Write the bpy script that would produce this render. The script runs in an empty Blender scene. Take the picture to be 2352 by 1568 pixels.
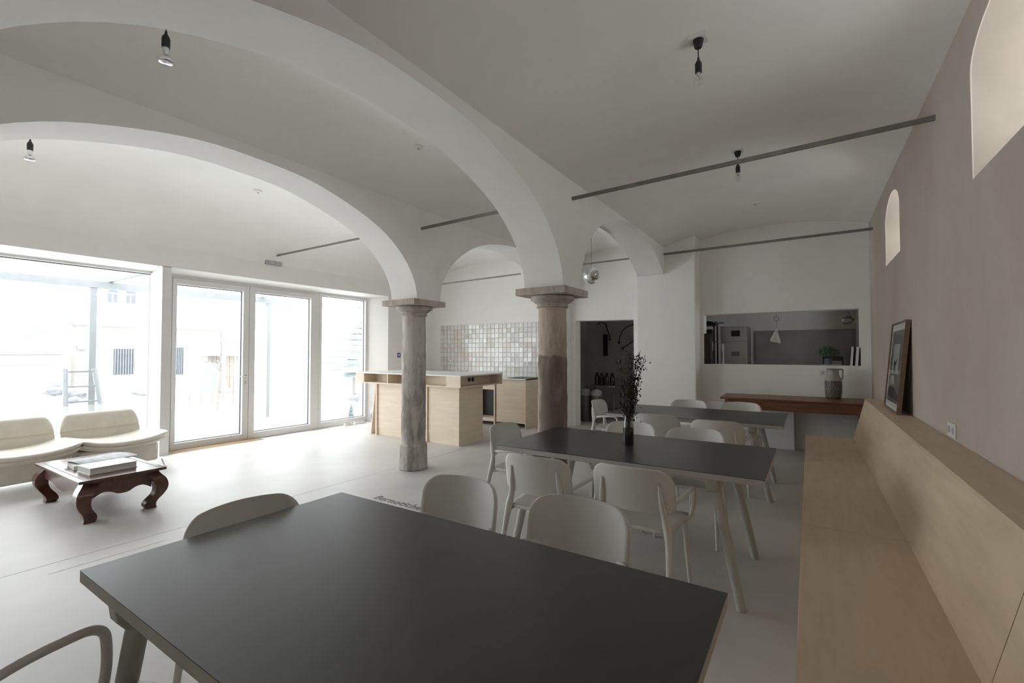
import bpy, bmesh, math, random
from mathutils import Vector, Matrix, Euler
from mathutils.geometry import tessellate_polygon

R = math.radians
random.seed(7)
S = bpy.context.scene
col = S.collection

# ------------------------------------------------------------------ camera
cd = bpy.data.cameras.new('camera')
cd.sensor_width = 36.0
cd.lens = 1050.0 / 2352.0 * 36.0
cd.clip_start = 0.02
cd.clip_end = 400
cam = bpy.data.objects.new('camera', cd)
cam.location = (0, 0, 1.42)
cam.rotation_euler = (R(90 + 1.42), 0, R(33.0))
col.objects.link(cam)
S.camera = cam

# ------------------------------------------------------------------ world: an even overcast winter sky
w = bpy.data.worlds.new('overcast_sky')
S.world = w
w.use_nodes = True
bg = w.node_tree.nodes['Background']
bg.inputs['Color'].default_value = (0.94, 0.975, 1.0, 1)
bg.inputs['Strength'].default_value = 5.0

S.view_settings.view_transform = 'Standard'
S.view_settings.look = 'None'
S.view_settings.gamma = 1.0
S.view_settings.use_curve_mapping = False
S.view_settings.exposure = 0.92
S.cycles.use_denoising = True
S.cycles.max_bounces = 8
S.cycles.diffuse_bounces = 6
S.cycles.glossy_bounces = 3
S.cycles.adaptive_threshold = 0.05
S.cycles.transparent_max_bounces = 12
S.cycles.sample_clamp_indirect = 12.0


def portal(name, loc, rot, sx, sy):
    """sampling guide for sky light through a window opening (emits nothing itself)"""
    l = bpy.data.lights.new(name, 'AREA')
    l.shape = 'RECTANGLE'
    l.size, l.size_y = sx, sy
    l.cycles.is_portal = True
    o = bpy.data.objects.new(name, l)
    o.location = loc
    o.rotation_euler = rot
    col.objects.link(o)


portal('window_portal', (-8.02, 2.6, 1.27), (0, R(-90), 0), 2.60, 7.8)


# ------------------------------------------------------------------ materials
def nodes(name):
    m = bpy.data.materials.new(name)
    m.use_nodes = True
    nt = m.node_tree
    return m, nt, nt.nodes['Principled BSDF']


def mat(name, c, rough=0.6, var=0.06, scale=6.0, stretch=(1, 1, 1), bump=0.0, bscale=None, metal=0.0, spec=0.5,
        c2=None, detail=3.0, coat=0.0):
    """principled surface whose colour drifts between two tones by a stretched noise"""
    m, nt, b = nodes(name)
    tc = nt.nodes.new('ShaderNodeTexCoord')
    mp = nt.nodes.new('ShaderNodeMapping')
    mp.inputs['Scale'].default_value = stretch
    nt.links.new(tc.outputs['Object'], mp.inputs['Vector'])
    nz = nt.nodes.new('ShaderNodeTexNoise')
    nz.inputs['Scale'].default_value = scale
    nz.inputs['Detail'].default_value = detail
    nz.inputs['Roughness'].default_value = 0.6
    nt.links.new(mp.outputs['Vector'], nz.inputs['Vector'])
    mr = nt.nodes.new('ShaderNodeMapRange')
    mr.inputs['From Min'].default_value = 0.3
    mr.inputs['From Max'].default_value = 0.7
    nt.links.new(nz.outputs['Fac'], mr.inputs['Value'])
    mx = nt.nodes.new('ShaderNodeMix')
    mx.data_type = 'RGBA'
    a = [max(0, x * (1 - var)) for x in c]
    d = [min(1, x * (1 + var)) for x in c] if c2 is None else list(c2)
    mx.inputs['A'].default_value = (*a, 1)
    mx.inputs['B'].default_value = (*d, 1)
    nt.links.new(mr.outputs['Result'], mx.inputs['Factor'])
    nt.links.new(mx.outputs['Result'], b.inputs['Base Color'])
    b.inputs['Roughness'].default_value = rough
    b.inputs['Metallic'].default_value = metal
    b.inputs['Specular IOR Level'].default_value = spec
    b.inputs['Coat Weight'].default_value = coat
    if bump > 0:
        n2 = nt.nodes.new('ShaderNodeTexNoise')
        n2.inputs['Scale'].default_value = bscale or scale * 4
        n2.inputs['Detail'].default_value = 2
        nt.links.new(mp.outputs['Vector'], n2.inputs['Vector'])
        bp = nt.nodes.new('ShaderNodeBump')
        bp.inputs['Strength'].default_value = bump
        bp.inputs['Distance'].default_value = 0.02
        nt.links.new(n2.outputs['Fac'], bp.inputs['Height'])
        nt.links.new(bp.outputs['Normal'], b.inputs['Normal'])
    return m


def glass_mat(name, tint=(1, 1, 1), ior=1.45, veil=0.0):
    m = bpy.data.materials.new(name)
    m.use_nodes = True
    nt = m.node_tree
    nt.nodes.remove(nt.nodes['Principled BSDF'])
    out = nt.nodes['Material Output']
    tr = nt.nodes.new('ShaderNodeBsdfTransparent')
    tr.inputs['Color'].default_value = (*tint, 1)
    gl = nt.nodes.new('ShaderNodeBsdfGlossy')
    gl.inputs['Roughness'].default_value = 0.02
    fr = nt.nodes.new('ShaderNodeFresnel')
    fr.inputs['IOR'].default_value = ior
    mx = nt.nodes.new('ShaderNodeMixShader')
    ge = nt.nodes.new('ShaderNodeNewGeometry')
    iv = nt.nodes.new('ShaderNodeMath')
    iv.operation = 'SUBTRACT'
    iv.inputs[0].default_value = 1.0
    nt.links.new(ge.outputs['Backfacing'], iv.inputs[1])
    ml = nt.nodes.new('ShaderNodeMath')
    ml.operation = 'MULTIPLY'
    nt.links.new(fr.outputs['Fac'], ml.inputs[0])
    nt.links.new(iv.outputs[0], ml.inputs[1])
    nt.links.new(ml.outputs[0], mx.inputs['Fac'])
    nt.links.new(tr.outputs['BSDF'], mx.inputs[1])
    nt.links.new(gl.outputs['BSDF'], mx.inputs[2])
    nt.links.new(mx.outputs['Shader'], out.inputs['Surface'])
    return m


def stone_mat(name, base, dark, band=None, seed=0.0):
    """weathered sandstone: streaks and blotches; band = height below which a dark painted coat remains"""
    m, nt, b = nodes(name)
    tc = nt.nodes.new('ShaderNodeTexCoord')
    mp = nt.nodes.new('ShaderNodeMapping')
    mp.inputs['Location'].default_value = (seed, seed * 2, seed)
    mp.inputs['Scale'].default_value = (1, 1, 0.35)
    nt.links.new(tc.outputs['Object'], mp.inputs['Vector'])
    n1 = nt.nodes.new('ShaderNodeTexNoise')
    n1.inputs['Scale'].default_value = 4
    n1.inputs['Detail'].default_value = 9
    n1.inputs['Roughness'].default_value = 0.68
    nt.links.new(mp.outputs['Vector'], n1.inputs['Vector'])
    r1 = nt.nodes.new('ShaderNodeMapRange')
    r1.inputs['From Min'].default_value = 0.44
    r1.inputs['From Max'].default_value = 0.56
    nt.links.new(n1.outputs['Fac'], r1.inputs['Value'])
    mx = nt.nodes.new('ShaderNodeMix')
    mx.data_type = 'RGBA'
    mx.inputs['A'].default_value = (*base, 1)
    mx.inputs['B'].default_value = (*dark, 1)
    nt.links.new(r1.outputs['Result'], mx.inputs['Factor'])
    last = mx.outputs['Result']
    if band is not None:
        sp = nt.nodes.new('ShaderNodeSeparateXYZ')
        nt.links.new(tc.outputs['Object'], sp.inputs[0])
        n3 = nt.nodes.new('ShaderNodeTexNoise')
        n3.inputs['Scale'].default_value = 9
        nt.links.new(tc.outputs['Object'], n3.inputs['Vector'])
        ad = nt.nodes.new('ShaderNodeMath')
        ad.operation = 'MULTIPLY_ADD'
        ad.inputs[1].default_value = 0.06
        nt.links.new(n3.outputs['Fac'], ad.inputs[0])
        nt.links.new(sp.outputs['Z'], ad.inputs[2])
        gt = nt.nodes.new('ShaderNodeMapRange')
        gt.inputs['From Min'].default_value = band + 0.03
        gt.inputs['From Max'].default_value = band + 0.05
        gt.inputs['To Min'].default_value = 0.9
        gt.inputs['To Max'].default_value = 0
        nt.links.new(ad.outputs[0], gt.inputs['Value'])
        # the coat has flaked away in large patches towards the floor
        n4 = nt.nodes.new('ShaderNodeTexNoise')
        n4.inputs['Scale'].default_value = 2.6
        n4.inputs['Detail'].default_value = 6
        nt.links.new(mp.outputs['Vector'], n4.inputs['Vector'])
        r4 = nt.nodes.new('ShaderNodeMapRange')
        r4.inputs['From Min'].default_value = 0.62
        r4.inputs['From Max'].default_value = 0.5
        nt.links.new(n4.outputs['Fac'], r4.inputs['Value'])
        mu = nt.nodes.new('ShaderNodeMath')
        mu.operation = 'MULTIPLY'
        nt.links.new(gt.outputs['Result'], mu.inputs[0])
        nt.links.new(r4.outputs['Result'], mu.inputs[1])
        m2 = nt.nodes.new('ShaderNodeMix')
        m2.data_type = 'RGBA'
        m2.inputs['B'].default_value = (dark[0] * 0.42, dark[1] * 0.40, dark[2] * 0.40, 1)
        nt.links.new(last, m2.inputs['A'])
        nt.links.new(mu.outputs[0], m2.inputs['Factor'])
        last = m2.outputs['Result']
    nt.links.new(last, b.inputs['Base Color'])
    b.inputs['Roughness'].default_value = 0.85
    n5 = nt.nodes.new('ShaderNodeTexNoise')
    n5.inputs['Scale'].default_value = 26
    n5.inputs['Detail'].default_value = 8
    nt.links.new(mp.outputs['Vector'], n5.inputs['Vector'])
    bp = nt.nodes.new('ShaderNodeBump')
    bp.inputs['Strength'].default_value = 0.8
    bp.inputs['Distance'].default_value = 0.015
    nt.links.new(n5.outputs['Fac'], bp.inputs['Height'])
    nt.links.new(bp.outputs['Normal'], b.inputs['Normal'])
    return m


M = {
    'plaster': mat('white_plaster', (0.89, 0.868, 0.838), 0.9, 0.025, 1.6, bump=0.12, bscale=7),
    'clay': mat('clay_plaster', (0.49, 0.415, 0.345), 0.92, 0.06, 1.15, (1, 1, 0.5), bump=0.14, bscale=9, c2=(0.56, 0.50, 0.455), detail=6),
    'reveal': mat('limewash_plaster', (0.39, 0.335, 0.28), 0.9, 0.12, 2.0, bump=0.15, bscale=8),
    'floor': mat('polished_screed', (0.61, 0.587, 0.57), 0.45, 0.10, 0.9, (1, 1, 1), bump=0.03, bscale=14, spec=0.35),
    'grout': mat('dark_joint', (0.22, 0.21, 0.2), 0.9),
    'lino': mat('charcoal_linoleum', (0.018, 0.016, 0.015), 0.36, 0.05, 30, spec=0.85),
    'tedge': mat('grey_table_edge', (0.42, 0.40, 0.375), 0.5, 0.05, 12),
    'tleg': mat('grey_lacquer', (0.46, 0.45, 0.43), 0.4, 0.03, 5),
    'chair': mat('warm_white_plastic', (0.62, 0.60, 0.572), 0.42, 0.02, 3, spec=0.45),
    'ply': mat('pale_birch', (0.64, 0.51, 0.36), 0.5, 0.07, 2.2, (9, 1.0, 9), spec=0.4),
    'plyz': mat('pale_birch_upright', (0.80, 0.68, 0.53), 0.5, 0.06, 2.2, (1.0, 1.0, 8), spec=0.4),
    'whitelam': mat('white_laminate', (0.80, 0.80, 0.79), 0.35, 0.01, 3),
    'brown': mat('waxed_pine', (0.20, 0.085, 0.042), 0.38, 0.28, 3.0, (0.8, 9, 9), spec=0.5),
    'mahog': mat('dark_mahogany', (0.095, 0.040, 0.024), 0.22, 0.25, 4.0, (1.5, 6, 6), spec=0.5),
    'leather': mat('cream_leather', (0.76, 0.72, 0.62), 0.42, 0.06, 7, bump=0.10, bscale=26),
    'chrome': mat('chrome', (0.75, 0.75, 0.75), 0.15, 0.02, 5, metal=1.0),
    'steel': mat('stainless_steel', (0.45, 0.45, 0.44), 0.32, 0.04, 6, (1, 1, 8), metal=1.0),
    'iron': mat('grey_iron', (0.22, 0.21, 0.20), 0.5, 0.15, 9, metal=0.3),
    'black': mat('black_plastic', (0.012, 0.011, 0.011), 0.4, 0.05, 9),
    'darkwood': mat('dark_stained_board', (0.03, 0.022, 0.018), 0.5, 0.2, 4, (1, 1, 6)),
    'frame': mat('white_window_lacquer', (0.77, 0.765, 0.75), 0.35, 0.015, 3),
    'gasket': mat('grey_gasket', (0.16, 0.16, 0.17), 0.6),
    'glass': glass_mat('insulating_glass', (0.90, 0.91, 0.91), 2.1),
    'bulb': glass_mat('bulb_glass', (0.97, 0.97, 0.96), 1.6),
    'bottle': glass_mat('bottle_glass', (0.55, 0.56, 0.52), 1.6),
    'bottledark': mat('dark_bottle_glass', (0.012, 0.011, 0.010), 0.08, 0.1, 6, coat=0.5),
    'mirror': mat('mirror_facets', (0.82, 0.84, 0.86), 0.05, 0.02, 4, metal=1.0),
    'enamel': mat('white_enamel', (0.78, 0.78, 0.77), 0.3, 0.01, 4),
    'paper': mat('white_paper', (0.72, 0.71, 0.69), 0.7, 0.05, 9),
    'print': mat('grey_print', (0.42, 0.42, 0.44), 0.6, 0.35, 8, (1, 2, 1)),
    'coir': mat('coir_mat', (0.33, 0.22, 0.13), 0.95, 0.2, 60, bump=0.5, bscale=120),
    'ceramic': mat('beige_ceramic', (0.38, 0.35, 0.31), 0.35, 0.08, 8),
    'ceramicdark': mat('brown_relief_ceramic', (0.09, 0.075, 0.062), 0.4, 0.2, 20),
    'oak': mat('oak_frame', (0.20, 0.125, 0.075), 0.5, 0.15, 4, (1, 1, 6)),
    'mount': mat('passepartout', (0.72, 0.73, 0.70), 0.8, 0.02, 4),
    'cloth': mat('white_cotton', (0.70, 0.69, 0.66), 0.9, 0.05, 12),
    'leaf': mat('green_leaf', (0.035, 0.085, 0.022), 0.5, 0.4, 10),
    'slate': mat('slate_blue_pot', (0.10, 0.12, 0.15), 0.5, 0.1, 5),
    'dry': mat('dried_stalk', (0.075, 0.058, 0.038), 0.9, 0.3, 20),
    'drydark': mat('dried_blossom', (0.022, 0.017, 0.013), 0.95, 0.3, 25),
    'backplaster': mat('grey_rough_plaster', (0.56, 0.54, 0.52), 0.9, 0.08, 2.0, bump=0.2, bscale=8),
    'darktile': mat('dark_wall_tile', (0.20, 0.19, 0.185), 0.3, 0.12, 3),
    'snow': mat('snow', (0.82, 0.835, 0.85), 0.9, 0.03, 1.2, bump=0.25, bscale=3),
    'deck': mat('dulled_larch_deck', (0.25, 0.245, 0.24), 0.7, 0.15, 4, (6, 1, 6)),  # darkened to lower the light bounced up into the room
    'facade': mat('pale_facade', (0.84, 0.83, 0.80), 0.9, 0.03, 1.5),
    'cream': mat('cream_render', (0.307, 0.288, 0.258), 0.9, 0.05, 1.0),
    'tin': mat('zinc_gutter', (0.179, 0.190, 0.207), 0.6, 0.05, 2),
    'pane': mat('dark_house_pane', (0.120, 0.123, 0.139), 0.5, 0.1, 3, spec=0.1),
    'timber': mat('weathered_timber', (0.220, 0.231, 0.238), 0.9, 0.05, 5, (1, 1, 0.3)),
    'shed': mat('brown_shed_board', (0.235, 0.209, 0.179), 0.9, 0.1, 4, (1, 6, 1)),
    'tank': mat('pale_blue_plastic', (0.196, 0.210, 0.224), 0.6, 0.08, 4, spec=0.2),
    'brick': mat('washed_red', (0.294, 0.193, 0.179), 0.9, 0.1, 6),
    'conifer': mat('snowy_conifer', (0.179, 0.206, 0.206), 0.9, 0.3, 7),
    'rubble': mat('grey_rubble', (0.168, 0.172, 0.185), 0.9, 0.25, 5),
    'bark': mat('pale_bark', (0.200, 0.181, 0.168), 0.9, 0.15, 9),
    'garage': mat('grey_wood_garage', (0.249, 0.238, 0.210), 0.9, 0.1, 3, (1, 8, 1)),
    'blue': mat('blue_sign_enamel', (0.03, 0.07, 0.28), 0.4, 0.05, 5),
    'letter': mat('cast_letter', (0.24, 0.235, 0.225), 0.6, 0.15, 20),
    'vaultgrey': mat('grey_rubber_ball', (0.25, 0.28, 0.28), 0.4, 0.08, 4),
}
TILE = [mat('glazed_tile_' + n, c, 0.10, 0.05, 9, bump=0.06, bscale=10, spec=0.55) for n, c in
        (('white', (0.77, 0.765, 0.75)), ('ivory', (0.75, 0.72, 0.68)), ('rose', (0.70, 0.625, 0.575)),
         ('pearl', (0.75, 0.74, 0.715)), ('sand', (0.70, 0.655, 0.61)))]
STONE1 = stone_mat('weathered_grey_sandstone', (0.56, 0.52, 0.475), (0.31, 0.275, 0.25), None, 3.1)
STONE2 = stone_mat('weathered_brown_sandstone', (0.52, 0.43, 0.345), (0.37, 0.305, 0.245), 1.38, 8.3)
STONECAP = stone_mat('pale_capital_sandstone', (0.52, 0.47, 0.415), (0.38, 0.335, 0.29), None, 1.7)


# ------------------------------------------------------------------ mesh helpers
def smoothpath(P, n=6):
    """Catmull-Rom through points (tuples of any length)"""
    out = []
    for i in range(len(P) - 1):
        p0 = P[max(i - 1, 0)]
        p1, p2 = P[i], P[i + 1]
        p3 = P[min(i + 2, len(P) - 1)]
        for k in range(n):
            t = k / n
            out.append(tuple(0.5 * ((2 * b) + (-a + c) * t + (2 * a - 5 * b + 4 * c - d) * t * t +
                                    (-a + 3 * b - 3 * c + d) * t ** 3) for a, b, c, d in zip(p0, p1, p2, p3)))
    out.append(tuple(P[-1]))
    return out


class MB:
    def __init__(s):
        s.v, s.f = [], []

    def add(s, vs, fs):
        o = len(s.v)
        s.v += [tuple(x) for x in vs]
        s.f += [tuple(i + o for i in f) for f in fs]
        return s

    def box(s, x0, x1, y0, y1, z0, z1):
        return s.add([(x0, y0, z0), (x1, y0, z0), (x1, y1, z0), (x0, y1, z0), (x0, y0, z1), (x1, y0, z1), (x1, y1, z1), (x0, y1, z1)],
                     [(0, 3, 2, 1), (4, 5, 6, 7), (0, 1, 5, 4), (1, 2, 6, 5), (2, 3, 7, 6), (3, 0, 4, 7)])

    def tube(s, P, r, n=10, flat=1.0, caps=True):
        P = [Vector(p[:3]) for p in P]
        rr = r if isinstance(r, (list, tuple)) else [r] * len(P)
        if len(rr) != len(P):
            rr = [rr[0] + (rr[-1] - rr[0]) * i / (len(P) - 1) for i in range(len(P))]
        t0 = (P[1] - P[0]).normalized()
        ref = Vector((0, 0, 1)) if abs(t0.z) < 0.9 else Vector((0, 1, 0))
        u = t0.cross(ref).normalized()
        vs, fs = [], []
        for i, p in enumerate(P):
            t = (P[min(i + 1, len(P) - 1)] - P[max(i - 1, 0)]).normalized()
            u = (u - t * u.dot(t)).normalized()
            b = t.cross(u)
            for k in range(n):
                a = 2 * math.pi * k / n
                vs.append(p + u * math.cos(a) * rr[i] + b * math.sin(a) * rr[i] * flat)
        for i in range(len(P) - 1):
            for k in range(n):
                fs.append((i * n + k, i * n + (k + 1) % n, (i + 1) * n + (k + 1) % n, (i + 1) * n + k))
        if caps:
            fs.append(tuple(range(n - 1, -1, -1)))
            fs.append(tuple((len(P) - 1) * n + k for k in range(n)))
        return s.add(vs, fs)

    def lathe(s, prof, n=24, c=(0, 0, 0), ph=0.0, sx=1.0, sy=1.0):
        vs, fs = [], []
        for (r, z) in prof:
            for k in range(n):
                a = 2 * math.pi * k / n + ph
                vs.append((c[0] + r * sx * math.cos(a), c[1] + r * sy * math.sin(a), c[2] + z))
        for i in range(len(prof) - 1):
            for k in range(n):
                fs.append((i * n + k, i * n + (k + 1) % n, (i + 1) * n + (k + 1) % n, (i + 1) * n + k))
        fs.append(tuple(range(n - 1, -1, -1)))
        fs.append(tuple((len(prof) - 1) * n + k for k in range(n)))
        return s.add(vs, fs)

    def prism(s, poly, axis, c0, c1, holes=()):
        """polygon (with holes) in the plane across `axis`, given thickness from c0 to c1"""
        loops = [list(poly)] + [list(h) for h in holes]
        flat = [p for l in loops for p in l]

        def pt(a, b, c):
            return (c, a, b) if axis == 'x' else (a, c, b) if axis == 'y' else (a, b, c)
        tris = tessellate_polygon([[Vector((a, b, 0)) for a, b in l] for l in loops])
        n = len(flat)
        vs = [pt(a, b, c0) for a, b in flat] + [pt(a, b, c1) for a, b in flat]
        fs = [t for t in tris] + [tuple(n + i for i in reversed(t)) for t in tris]
        o = 0
        for l in loops:
            m = len(l)
            for k in range(m):
                a, b = o + k, o + (k + 1) % m
                fs.append((a, b, n + b, n + a))
            o += m
        return s.add(vs, fs)

    def ball(s, c, r, n=8, m=6, sz=1.0):
        prof = [(max(r * math.sin(math.pi * i / m), 1e-4), -r * sz * math.cos(math.pi * i / m)) for i in range(m + 1)]
        return s.lathe(prof, n, c)

    def mesh(s, name, mt, smooth=None):
        me = bpy.data.meshes.new(name)
        bm = bmesh.new()
        vs = [bm.verts.new(v) for v in s.v]
        for f in s.f:
            try:
                bm.faces.new([vs[i] for i in f])
            except ValueError:
                pass
        bmesh.ops.remove_doubles(bm, verts=bm.verts, dist=1e-5)
        bmesh.ops.recalc_face_normals(bm, faces=bm.faces)
        bm.to_mesh(me)
        bm.free()
        me.materials.append(mt)
        if smooth:
            for p in me.polygons:
                p.use_smooth = True
            me.set_sharp_from_angle(angle=R(smooth))
        return me

    def build(s, name, mt, parent=None, smooth=None, bevel=0.0, seg=2, solid=0.0, loc=None, rot=None):
        o = bpy.data.objects.new(name, s.mesh(name, mt, smooth))
        col.objects.link(o)
        if parent:
            o.parent = parent
        if loc:
            o.location = loc
        if rot:
            o.rotation_euler = rot
        if solid:
            d = o.modifiers.new('thickness', 'SOLIDIFY')
            d.thickness = solid
            d.offset = 0
        if bevel:
            d = o.modifiers.new('rounded', 'BEVEL')
            d.width = bevel
            d.segments = seg
            d.limit_method = 'ANGLE'
            d.angle_limit = R(35)
        return o


def B(*a):
    return MB().box(*a)


def tag(o, label, cat, group=None):
    o['label'] = label
    o['category'] = cat
    if group:
        o['group'] = group
    return o


def thing(name, label, cat, loc=(0, 0, 0), rz=0.0, group=None):
    o = bpy.data.objects.new(name, None)
    o.empty_display_size = 0.1
    col.objects.link(o)
    o.location = loc
    o.rotation_euler = (0, 0, rz)
    return tag(o, label, cat, group)


def struct(o):
    o['kind'] = 'structure'
    return o


def room(name):
    o = bpy.data.objects.new(name, None)
    col.objects.link(o)
    return struct(o)


def dup(root, loc, rz, label, group=None):
    r = root.copy()
    col.objects.link(r)
    r.location = loc
    r.rotation_euler = (0, 0, rz)
    r['label'] = label
    if group:
        r['group'] = group
    for ch in list(root.children):
        c = ch.copy()
        col.objects.link(c)
        c.parent = r
        for g in list(ch.children):
            d = g.copy()
            col.objects.link(d)
            d.parent = c
    return r


# =================================================================== THE ROOM
XR = 0.717          # right wall face
XL = -7.5           # left wall face
YB = 7.95           # wall with the serving hatch
YK = 8.10           # kitchen wall
YF = -3.5           # wall behind the camera
TOP = 3.75
SPR = 2.06          # arch springing
A1 = (-2.40, -1.97)  # arcade wall between tables and middle aisle
A2 = (-4.33, -3.90)  # arcade wall towards the windows

# floor: one screed bed with two poured fields and an open joint between them
fl = struct(B(XL + 0.003, XR + 0.5, YF - 0.3, 10.7, -0.30, -0.012).build('floor', M['grout']))
B(XL, -4.304, YF, 10.6, -0.30, 0.0).build('screed_field', M['floor'], fl)
B(-8.0, XL, -1.4, 6.8, -0.30, -0.025).build('recess_field', M['floor'], fl)
B(-4.298, XR + 0.4, YF, 10.6, -0.012, 0.0).build('screed_field', M['floor'], fl)


def ell(yc, al, ar, b, y0, y1, n=44, z0=SPR):
    """arch curve from y0 to y1, its half-axes differing left and right of the crown"""
    pts = []
    for i in range(n + 1):
        th = math.pi * (1 - i / n)
        a = al if th > math.pi / 2 else ar
        y = yc + a * math.cos(th)
        z = z0 + b * math.sin(th)
        if y0 - 1e-6 <= y <= y1 + 1e-6:
            pts.append((y, z + 0.004 * math.sin(7 * y + b * 9)))
    return pts


def arcade(name, xs, last):
    out = [(YF - 0.2, TOP), (YF - 0.2, 2.75)]
    out += ell(-2.30, 1.95, 1.95, 1.0, YF, 0)
    out += ell(2.00, 1.92, 1.93, 1.01, 0, 4)
    out += last
    return struct(MB().prism(out, 'x', xs[0], xs[1]).build(name, M['plaster'], smooth=32))


arcade('wall_arcade', A1, ell(5.96, 1.62, 1.98, 1.08, 4.3, 7.55) + [(7.66, 2.70), (7.66, TOP)])
arcade('wall_arcade_inner', A2, ell(6.12, 1.78, 1.80, 1.03, 4.3, 7.93) + [(YK + 0.05, SPR), (YK + 0.05, TOP)])
struct(B(A2[0], A2[1], 7.93, YK + 0.05, -0.1, SPR).build('wall_pilaster', M['plaster']))


def arch_hole(y0, y1, z0, zs, zt, n=18):
    c, a = (y0 + y1) / 2, (y1 - y0) / 2
    return [(y0, z0), (y1, z0)] + [(c + a * math.cos(math.pi * i / n), zs + (zt - zs) * math.sin(math.pi * i / n)) for i in range(n + 1)]


# right wall with two small arched window niches
NI = [arch_hole(2.30, 3.24, 2.31, 2.86, 3.05), arch_hole(5.46, 6.38, 2.36, 2.80, 3.03), arch_hole(8.75, 9.72, 1.30, 2.05, 2.25)]
struct(MB().prism([(YF - 0.2, -0.1), (10.7, -0.1), (10.7, TOP), (YF - 0.2, TOP)], 'x', XR, XR + 0.006, NI).build('wall_right', M['clay'], smooth=32))
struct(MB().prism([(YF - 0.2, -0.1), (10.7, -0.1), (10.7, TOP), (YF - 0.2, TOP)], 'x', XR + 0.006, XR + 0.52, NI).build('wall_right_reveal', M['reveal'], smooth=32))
for i, h in enumerate(NI):
    wn = room('window_%d' % (i + 3))
    ys = [p[0] for p in h]
    zs = [p[1] for p in h]
    cy, cz = (min(ys) + max(ys)) / 2, (min(zs) + max(zs)) / 2
    inner = [(cy + (a - cy) * 0.86, cz + (b - cz) * 0.84) for a, b in h]
    MB().prism(h, 'x', XR + 0.40, XR + 0.45, [inner]).build('window_frame', M['frame'], wn)
    MB().prism(inner, 'x', XR + 0.42, XR + 0.43).build('window_pane', M['glass'], wn)

# wall behind the camera
struct(B(XL - 0.4, XR + 0.5, YF - 0.2, YF, -0.1, TOP).build('wall_front', M['plaster']))

# left wall: deep splayed opening for the glazing
OY0, OY1, OZ = -1.35, 6.71, 2.62      # opening on the room face
GY0, GY1, GZ = -1.20, 6.45, 2.575      # opening at the glazing
XG = -7.90
lw = MB()
lw.prism([(YF - 0.2, -0.1), (OY0, -0.1), (OY0, OZ), (OY1, OZ), (OY1, -0.1), (YK + 0.3, -0.1), (YK + 0.3, TOP), (YF - 0.2, TOP)], 'x', XL - 0.004, XL)
ring_o = [(OY0, -0.1), (OY0, OZ), (OY1, OZ), (OY1, -0.1)]
ring_g = [(GY0, -0.1), (GY0, GZ), (GY1, GZ), (GY1, -0.1)]
for k in range(3):
    (a, b), (c, d) = ring_o[k], ring_o[k + 1]
    (e, f), (g, h) = ring_g[k], ring_g[k + 1]
    lw.add([(XL - 0.004, a, b), (XL - 0.004, c, d), (XG, g, h), (XG, e, f)], [(0, 1, 2, 3)])
lw.prism([(YF - 0.2, -0.1), (GY0, -0.1), (GY0, GZ), (GY1, GZ), (GY1, -0.1), (YK + 0.3, -0.1), (YK + 0.3, TOP), (YF - 0.2, TOP)], 'x', XG - 0.12, XG)
struct(lw.build('wall_left', M['plaster']))

# kitchen wall with the doorway to the store room
DO = [(-3.80, -0.05), (-2.645, -0.05), (-2.645, 2.02), (-3.80, 2.04)]
wk = struct(MB().prism([(XL - 0.1, -0.1), (-3.80, -0.1), (-3.80, 2.04), (-2.645, 2.02), (-2.645, -0.1), (-2.3, -0.1), (-2.3, TOP), (XL - 0.1, TOP)], 'y', YK, YK + 0.24).build('wall_kitchen', M['plaster']))
# chimney-like pier and the hatch wall
struct(B(-2.43, -1.49, 7.60, YB + 0.3, -0.1, TOP).build('wall_pier', M['plaster'], bevel=0.015))
HX0, HX1, HZ0, HZ1 = -1.435, 0.603, 1.238, 2.04
struct(MB().prism([(-1.60, -0.1), (XR + 0.1, -0.1), (XR + 0.1, TOP), (-1.60, TOP)], 'y', YB, YB + 0.24,
                  [[(HX0, HZ0), (HX1, HZ0), (HX1, HZ1), (HX0, HZ1 - 0.003)]]).build('wall_back', M['plaster']))
# store room / back kitchen behind
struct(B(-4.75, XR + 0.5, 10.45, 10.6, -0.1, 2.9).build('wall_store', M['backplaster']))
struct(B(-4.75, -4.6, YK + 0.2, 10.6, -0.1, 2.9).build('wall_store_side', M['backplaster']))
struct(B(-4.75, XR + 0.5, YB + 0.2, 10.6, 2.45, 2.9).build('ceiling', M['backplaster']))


# --- shallow plaster vaults, slightly domed in each bay
def bay(y):
    if y < -0.13:
        t = (y + 0.13) / 4.25
    elif y < 4.12:
        t = (y + 0.13) / 4.25
    else:
        t = (y - 4.12) / 3.9
    return 0.5 - 0.5 * math.cos(2 * math.pi * t)


def vault(name, prof, y1, dome):
    """prof(u) -> (x, z, weight of the doming)"""
    nu, nv = 44, 120
    vs, fs = [], []
    for j in range(nv + 1):
        y = YF - 0.1 + (y1 - YF + 0.1) * j / nv
        for i in range(nu + 1):
            x, z, wg = prof(i / nu)
            vs.append((x, y, z + dome * wg * bay(y)))
    for j in range(nv):
        for i in range(nu):
            a = j * (nu + 1) + i
            fs.append((a, a + 1, a + nu + 2, a + nu + 1))
    return struct(MB().add(vs, fs).build(name, M['plaster'], smooth=60))


def pr_right(u):
    x = A1[1] - 0.04 + (XR + 0.08 - A1[1]) * u
    s = 2 * u - 1
    return x, 3.13 + 0.07 * u + 0.20 * (1 - abs(s) ** 2.1), 1 - s * s


def pr_mid(u):
    x = A2[1] - 0.04 + (A1[0] - A2[1] + 0.08) * u
    s = 2 * u - 1
    return x, 3.12 + 0.25 * (1 - abs(s) ** 2.1), 1 - s * s


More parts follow.
